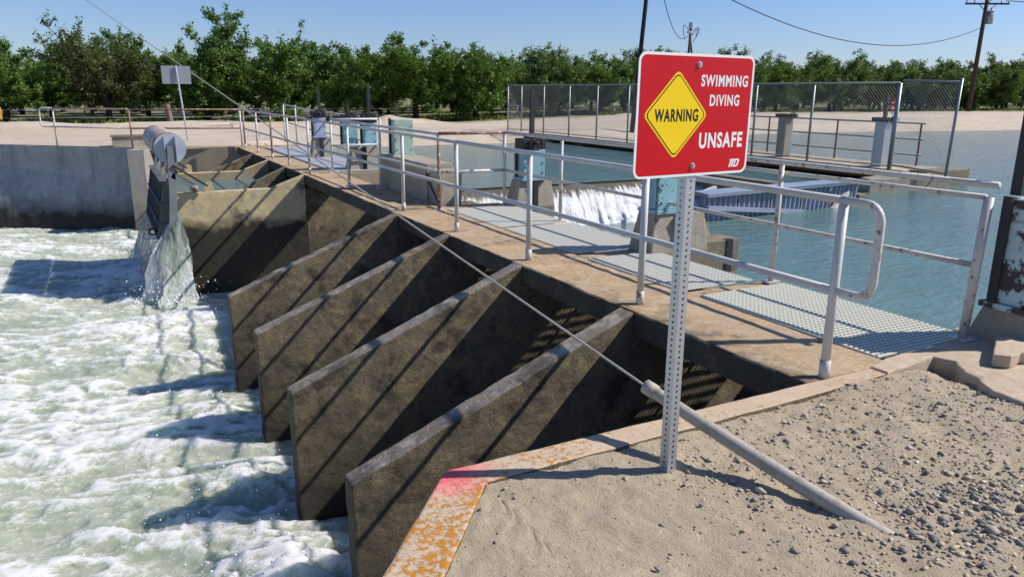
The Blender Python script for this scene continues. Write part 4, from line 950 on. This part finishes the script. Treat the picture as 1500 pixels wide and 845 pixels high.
# ------------------------------------------------------------------ orchard
def tree_mesh(seed, H, Rr, leaves, sparse=0., low=.75):
    rg = np.random.default_rng(seed); rr = random.Random(seed); wood = MB(); tw = []
    th = rr.uniform(.55, .85)
    wood.tube([(0,0,-.15), (rr.uniform(-.05,.05), 0, th*.5), (rr.uniform(-.1,.1), rr.uniform(-.1,.1), th)], .17, 8, r2=.13)
    nl = rr.randint(5, 7)
    def limb(p, d, ln, r, depth):
        pts = [p]; q = p; dd = d.copy(); seg = 5
        for i in range(seg):
            dd = (dd + Vector((rr.gauss(0,.16), rr.gauss(0,.16), rr.gauss(.06,.12)))).normalized(); q = q + dd*ln/seg; pts.append(q)
        if r > .008: wood.tube(pts, r, 5 if depth else 6, False, r2=r*.45)
        return pts, dd
    for l in range(nl):
        a = 2*math.pi*l/nl + rr.uniform(-.35,.35); el = rr.uniform(.55, 1.15)
        d = Vector((math.cos(a)*math.cos(el), math.sin(a)*math.cos(el), math.sin(el)))
        lp_, dd = limb(Vector((0,0,th)), d, rr.uniform(.62, .85)*(H-th)*(.8+.25*math.sin(el)), .075, 0)
        for b in range(11):
            i = rr.randint(1, 5); a2 = a + rr.uniform(-1.7, 1.7); e2 = rr.uniform(-.55, 1.0)
            d2 = Vector((math.cos(a2)*math.cos(e2), math.sin(a2)*math.cos(e2), math.sin(e2)))
            bp, _ = limb(lp_[i], d2, rr.uniform(.55, 1.1)*Rr*.56, .028, 1)
            for c in range(6):
                j = rr.randint(1, 5); d3 = Vector((rr.gauss(0,1), rr.gauss(0,1), rr.gauss(.25,.8))).normalized()
                tp_, _ = limb(bp[j], d3, rr.uniform(.3, .75), .0095, 2); tw.append(tp_)
        # upright water shoots on top
        for c in range(rr.randint(1, 3)):
            d3 = Vector((rr.gauss(0,.35), rr.gauss(0,.35), 1)).normalized(); tp_, _ = limb(lp_[5], d3, rr.uniform(.5, 1.25), .012, 2); tw.append(tp_)
    T = np.array([[tuple(p) for p in t] for t in tw]); nT = len(T)
    k = rg.integers(0, nT, leaves); s_ = rg.random(leaves)*4.999; i0 = s_.astype(int); f = (s_-i0)[:,None]
    C = T[k,i0]*(1-f) + T[k,i0+1]*f + rg.normal(0, .085, (leaves, 3))
    C[:,2] = np.maximum(C[:,2], low*(.6+.8*rg.random(leaves)))
    nrm = rg.normal(0, 1, (leaves, 3)) + np.array([.25, -.15, .9]); nrm /= np.linalg.norm(nrm, axis=1)[:,None]
    t1 = np.cross(nrm, rg.normal(0, 1, (leaves, 3))); t1 /= np.linalg.norm(t1, axis=1)[:,None]; t2 = np.cross(nrm, t1)
    sz = rg.uniform(.05, .10, leaves)[:,None]
    V = np.stack([C-t1*sz, C+t2*sz*.5+nrm*sz*.15, C+t1*sz, C-t2*sz*.5+nrm*sz*.15], 1).reshape(-1, 3)
    F = np.arange(leaves*4).reshape(-1, 4); tint = np.repeat(np.clip(.35*rg.random(nT)[k] + .65*rg.random(leaves), 0, 1), 4)
    cm = raw_mesh('crown', V, F, {'tint': tint})
    return wood.mesh('trunk'), cm
TV = []
for s_, H, Rr, n, mt in [(1, 4.4, 2.9, 24000, 'leaf'), (2, 4.1, 2.8, 22000, 'leaf'), (3, 4.9, 3.0, 25000, 'leaf'), (4, 4.3, 2.8, 13000, 'leaf_dull'), (5, 3.8, 2.9, 22000, 'leaf'), (6, 4.2, 2.9, 22000, 'leaf_pale')]:
    wm, cm = tree_mesh(s_*13+1, H, Rr, n, low=.2 if mt == 'leaf_pale' else .42); wm.materials.append(M['bark']); cm.materials.append(M[mt]); TV.append((wm, cm))
def tree(x, y, v, sc, rz, label, group):
    r = thing('almond_tree', label, 'tree', (x, y, far_z(x, y)), group); r.rotation_euler.z = rz; r.scale = (sc, sc, sc*rnd.uniform(.95, 1.05))
    for nm, me in zip(('trunk', 'crown'), TV[v]):
        o = bpy.data.objects.new(nm, me); COL.objects.link(o); o.parent = r
    return r
row1 = [(-12.5, 0, 1.0, ''), (-7.4, 1, 1.0, 'bright green orchard tree at the far left edge of the picture'), (-3.2, 3, 1.06, 'dull olive orchard tree with bare twigs, left of the blank sign'), (1.2, 4, .95, 'dark low orchard tree directly behind the blank sign'),
        (3.6, 2, 1.12, 'tallest bright orchard tree just right of the blank sign'), (8.3, 0, .98, 'orchard tree behind the far end of the walkway railing'), (12.2, 1, 1.12, 'tall orchard tree behind the twin blue hoists'), (16.0, 4, 1.08, 'orchard tree left of the chain link fence end'),
        (20.4, 5, 1.0, 'orchard tree behind the left end of the chain link fence'), (25.2, 1, 1.0, 'orchard tree behind the fence, left of the tall dark pole'), (30.5, 0, 1.02, 'orchard tree behind the tall dark pole'), (36.0, 5, 1.0, 'orchard tree hidden behind the warning sign'),
        (41.5, 4, .98, 'orchard tree just right of the warning sign'), (47.0, 5, 1.02, 'orchard tree behind the middle of the right fence'), (52.5, 1, .95, 'orchard tree behind the chain link end panel'), (58.0, 5, 1.0, 'orchard tree left of the brown power pole'),
        (63.5, 4, 1.0, 'orchard tree right of the brown power pole'), (69, 5, 1.08, 'orchard tree at the right edge of the picture'), (75, 0, 1.05, 'orchard tree just beyond the right edge')]
for i, (x, v, sc, lb) in enumerate(row1):
    if not lb: continue
    y = 38.6 + rnd.uniform(-.4, .4) + (0 if x < 20 else .8)
    tree(x, y, v, sc, rnd.uniform(0, 6.28), lb, 'front row of the orchard')
for k, (x, lb) in enumerate([(22.8, 'low bushy tree behind the left fence posts'), (28.0, 'low bushy tree behind the fence beside the tall pole'), (33.3, 'low bushy tree behind the left edge of the warning sign'), (38.8, 'low bushy tree behind the right half of the warning sign'), (44.3, 'low bushy tree behind the fence right of the sign'), (49.8, 'low bushy tree behind the right fence post'), (55.3, 'low bushy tree behind the end panel top corner'), (60.8, 'low bushy tree just behind the brown power pole'), (66.3, 'low bushy tree between the power pole and the right edge'), (72, 'low bushy tree at the very right edge')]):
    tree(x, 40.3+rnd.uniform(-.3, .3), 5, rnd.uniform(.86, .98), rnd.uniform(0, 6.28), lb, 'bushy trees of the front row')
ordn = ['second', 'third', 'fourth', 'fifth']
for k in range(4):
    y = 44.4 + 5.6*k; x = -14 + 2.3*(k % 2)
    while x < 88 + k*12:
        tree(x + rnd.uniform(-.5,.5), y + rnd.uniform(-.4,.4), rnd.choice((0,1,2,4,5) if x < 15 else (1,4,5,5,5)), rnd.uniform(.88, 1.06), rnd.uniform(0, 6.28), 'green orchard tree in the %s row behind the front trees' % ordn[k], 'orchard %s row' % ordn[k]); x += 5.2 if k < 2 else 5.8
# grass tufts along the orchard edge
rg = np.random.default_rng(5); n = 9000
gx = np.concatenate([rg.uniform(-12, 30, 6000), rg.uniform(30, 80, 3000)]); gy = 37.2 + rg.gamma(1.6, 1.6, n); keep = fbm(gx*.35, gy*.5, 3, 77) > .45; gx, gy = gx[keep], gy[keep]; n = len(gx)
gz = np.array([far_z(a, b) for a, b in zip(gx, gy)]); hh = rg.uniform(.10, .30, n); an = rg.uniform(0, 6.28, n); wdt = rg.uniform(.03, .09, n); lnx, lny = rg.normal(0, .1, n), rg.normal(0, .1, n)
V = np.stack([np.stack([gx-np.cos(an)*wdt, gy-np.sin(an)*wdt, gz-.03], 1), np.stack([gx+np.cos(an)*wdt, gy+np.sin(an)*wdt, gz-.03], 1), np.stack([gx+lnx, gy+lny, gz+hh], 1)], 1).reshape(-1, 3)
go = link('grass', raw_mesh('grass', V, np.arange(3*n).reshape(-1, 3), {'tint': np.repeat(rg.random(n), 3)}), M['grass']); go['kind'] = 'stuff'; tag(go, 'yellow green grass and weeds along the foot of the orchard', 'grass')

# ------------------------------------------------------------------ gravel on the near bank
def stone_mat():
    t = NT('gravel_stone'); k = t.attr('tint')
    col = t.mix(t.ramp(k, 0, .4), (.12,.12,.12), (.29,.27,.24)); col = t.mix(t.ramp(k, .42, .75), col, (.43,.34,.23)); col = t.mix(t.ramp(k, .88, 1), col, (.60,.55,.48))
    t.bump(t.noise(140, 4), .3, .004); return t.fin(col, .85, 0, .3)
bmi = bmesh.new(); bmesh.ops.create_icosphere(bmi, subdivisions=1, radius=1); bV = np.array([tuple(v.co) for v in bmi.verts]); bF = np.array([[v.index for v in f.verts] for f in bmi.faces]); bmi.free()
rg = np.random.default_rng(11); n = 30000
sx = rg.uniform(-2.75, 1.15, n); sy = -.16 - rg.random(n)*1.75
dens = np.clip(.07 + .95*np.exp(-((sx+.70)/.55)**2-((sy+1.35)/.35)**2) + .35*np.clip((sx+1.6)/1.6, 0, 1) + .45*np.exp(-((sx+1.45)/.25)**2-((sy+.75)/.5)**2), 0, 1)*(.35+1.1*fbm(sx*4, sy*4, 3, 91))
ok = (rg.random(n) < dens) & (sy < np.array([near_border(a) for a in sx])-.02)
sx, sy = sx[ok], sy[ok]; n = len(sx)
sr = np.clip(rg.lognormal(math.log(.0042) + .45*np.exp(-((sx+.75)/.5)**2-((sy+1.4)/.3)**2), .55, n), .002, .021); sr = np.where((sx < -1.5) & (rg.random(n) < .75), sr*.55, sr)
rot = rg.uniform(0, 6.28, n); sz = near_z(sx, sy)
B = bV[None] * (1 + .30*rg.normal(0, 1, (n, len(bV), 1)).clip(-1, 1)) * np.stack([rg.uniform(.9,1.5,n), rg.uniform(.7,1.1,n), rg.uniform(.4,.75,n)], 1)[:,None,:]*sr[:,None,None]
cx, sn = np.cos(rot)[:,None], np.sin(rot)[:,None]
P = np.stack([B[...,0]*cx-B[...,1]*sn+sx[:,None], B[...,0]*sn+B[...,1]*cx+sy[:,None], B[...,2]+sz[:,None]+sr[:,None]*.2], -1)
gr = link('gravel', raw_mesh('gravel', P.reshape(-1, 3), (bF[None]+(np.arange(n)*len(bV))[:,None,None]).reshape(-1, 3), {'tint': np.repeat(rg.random(n), len(bV))}), stone_mat(), smooth=False)
gr['kind'] = 'stuff'; tag(gr, 'loose grey and brown gravel scattered on the near dirt', 'gravel')
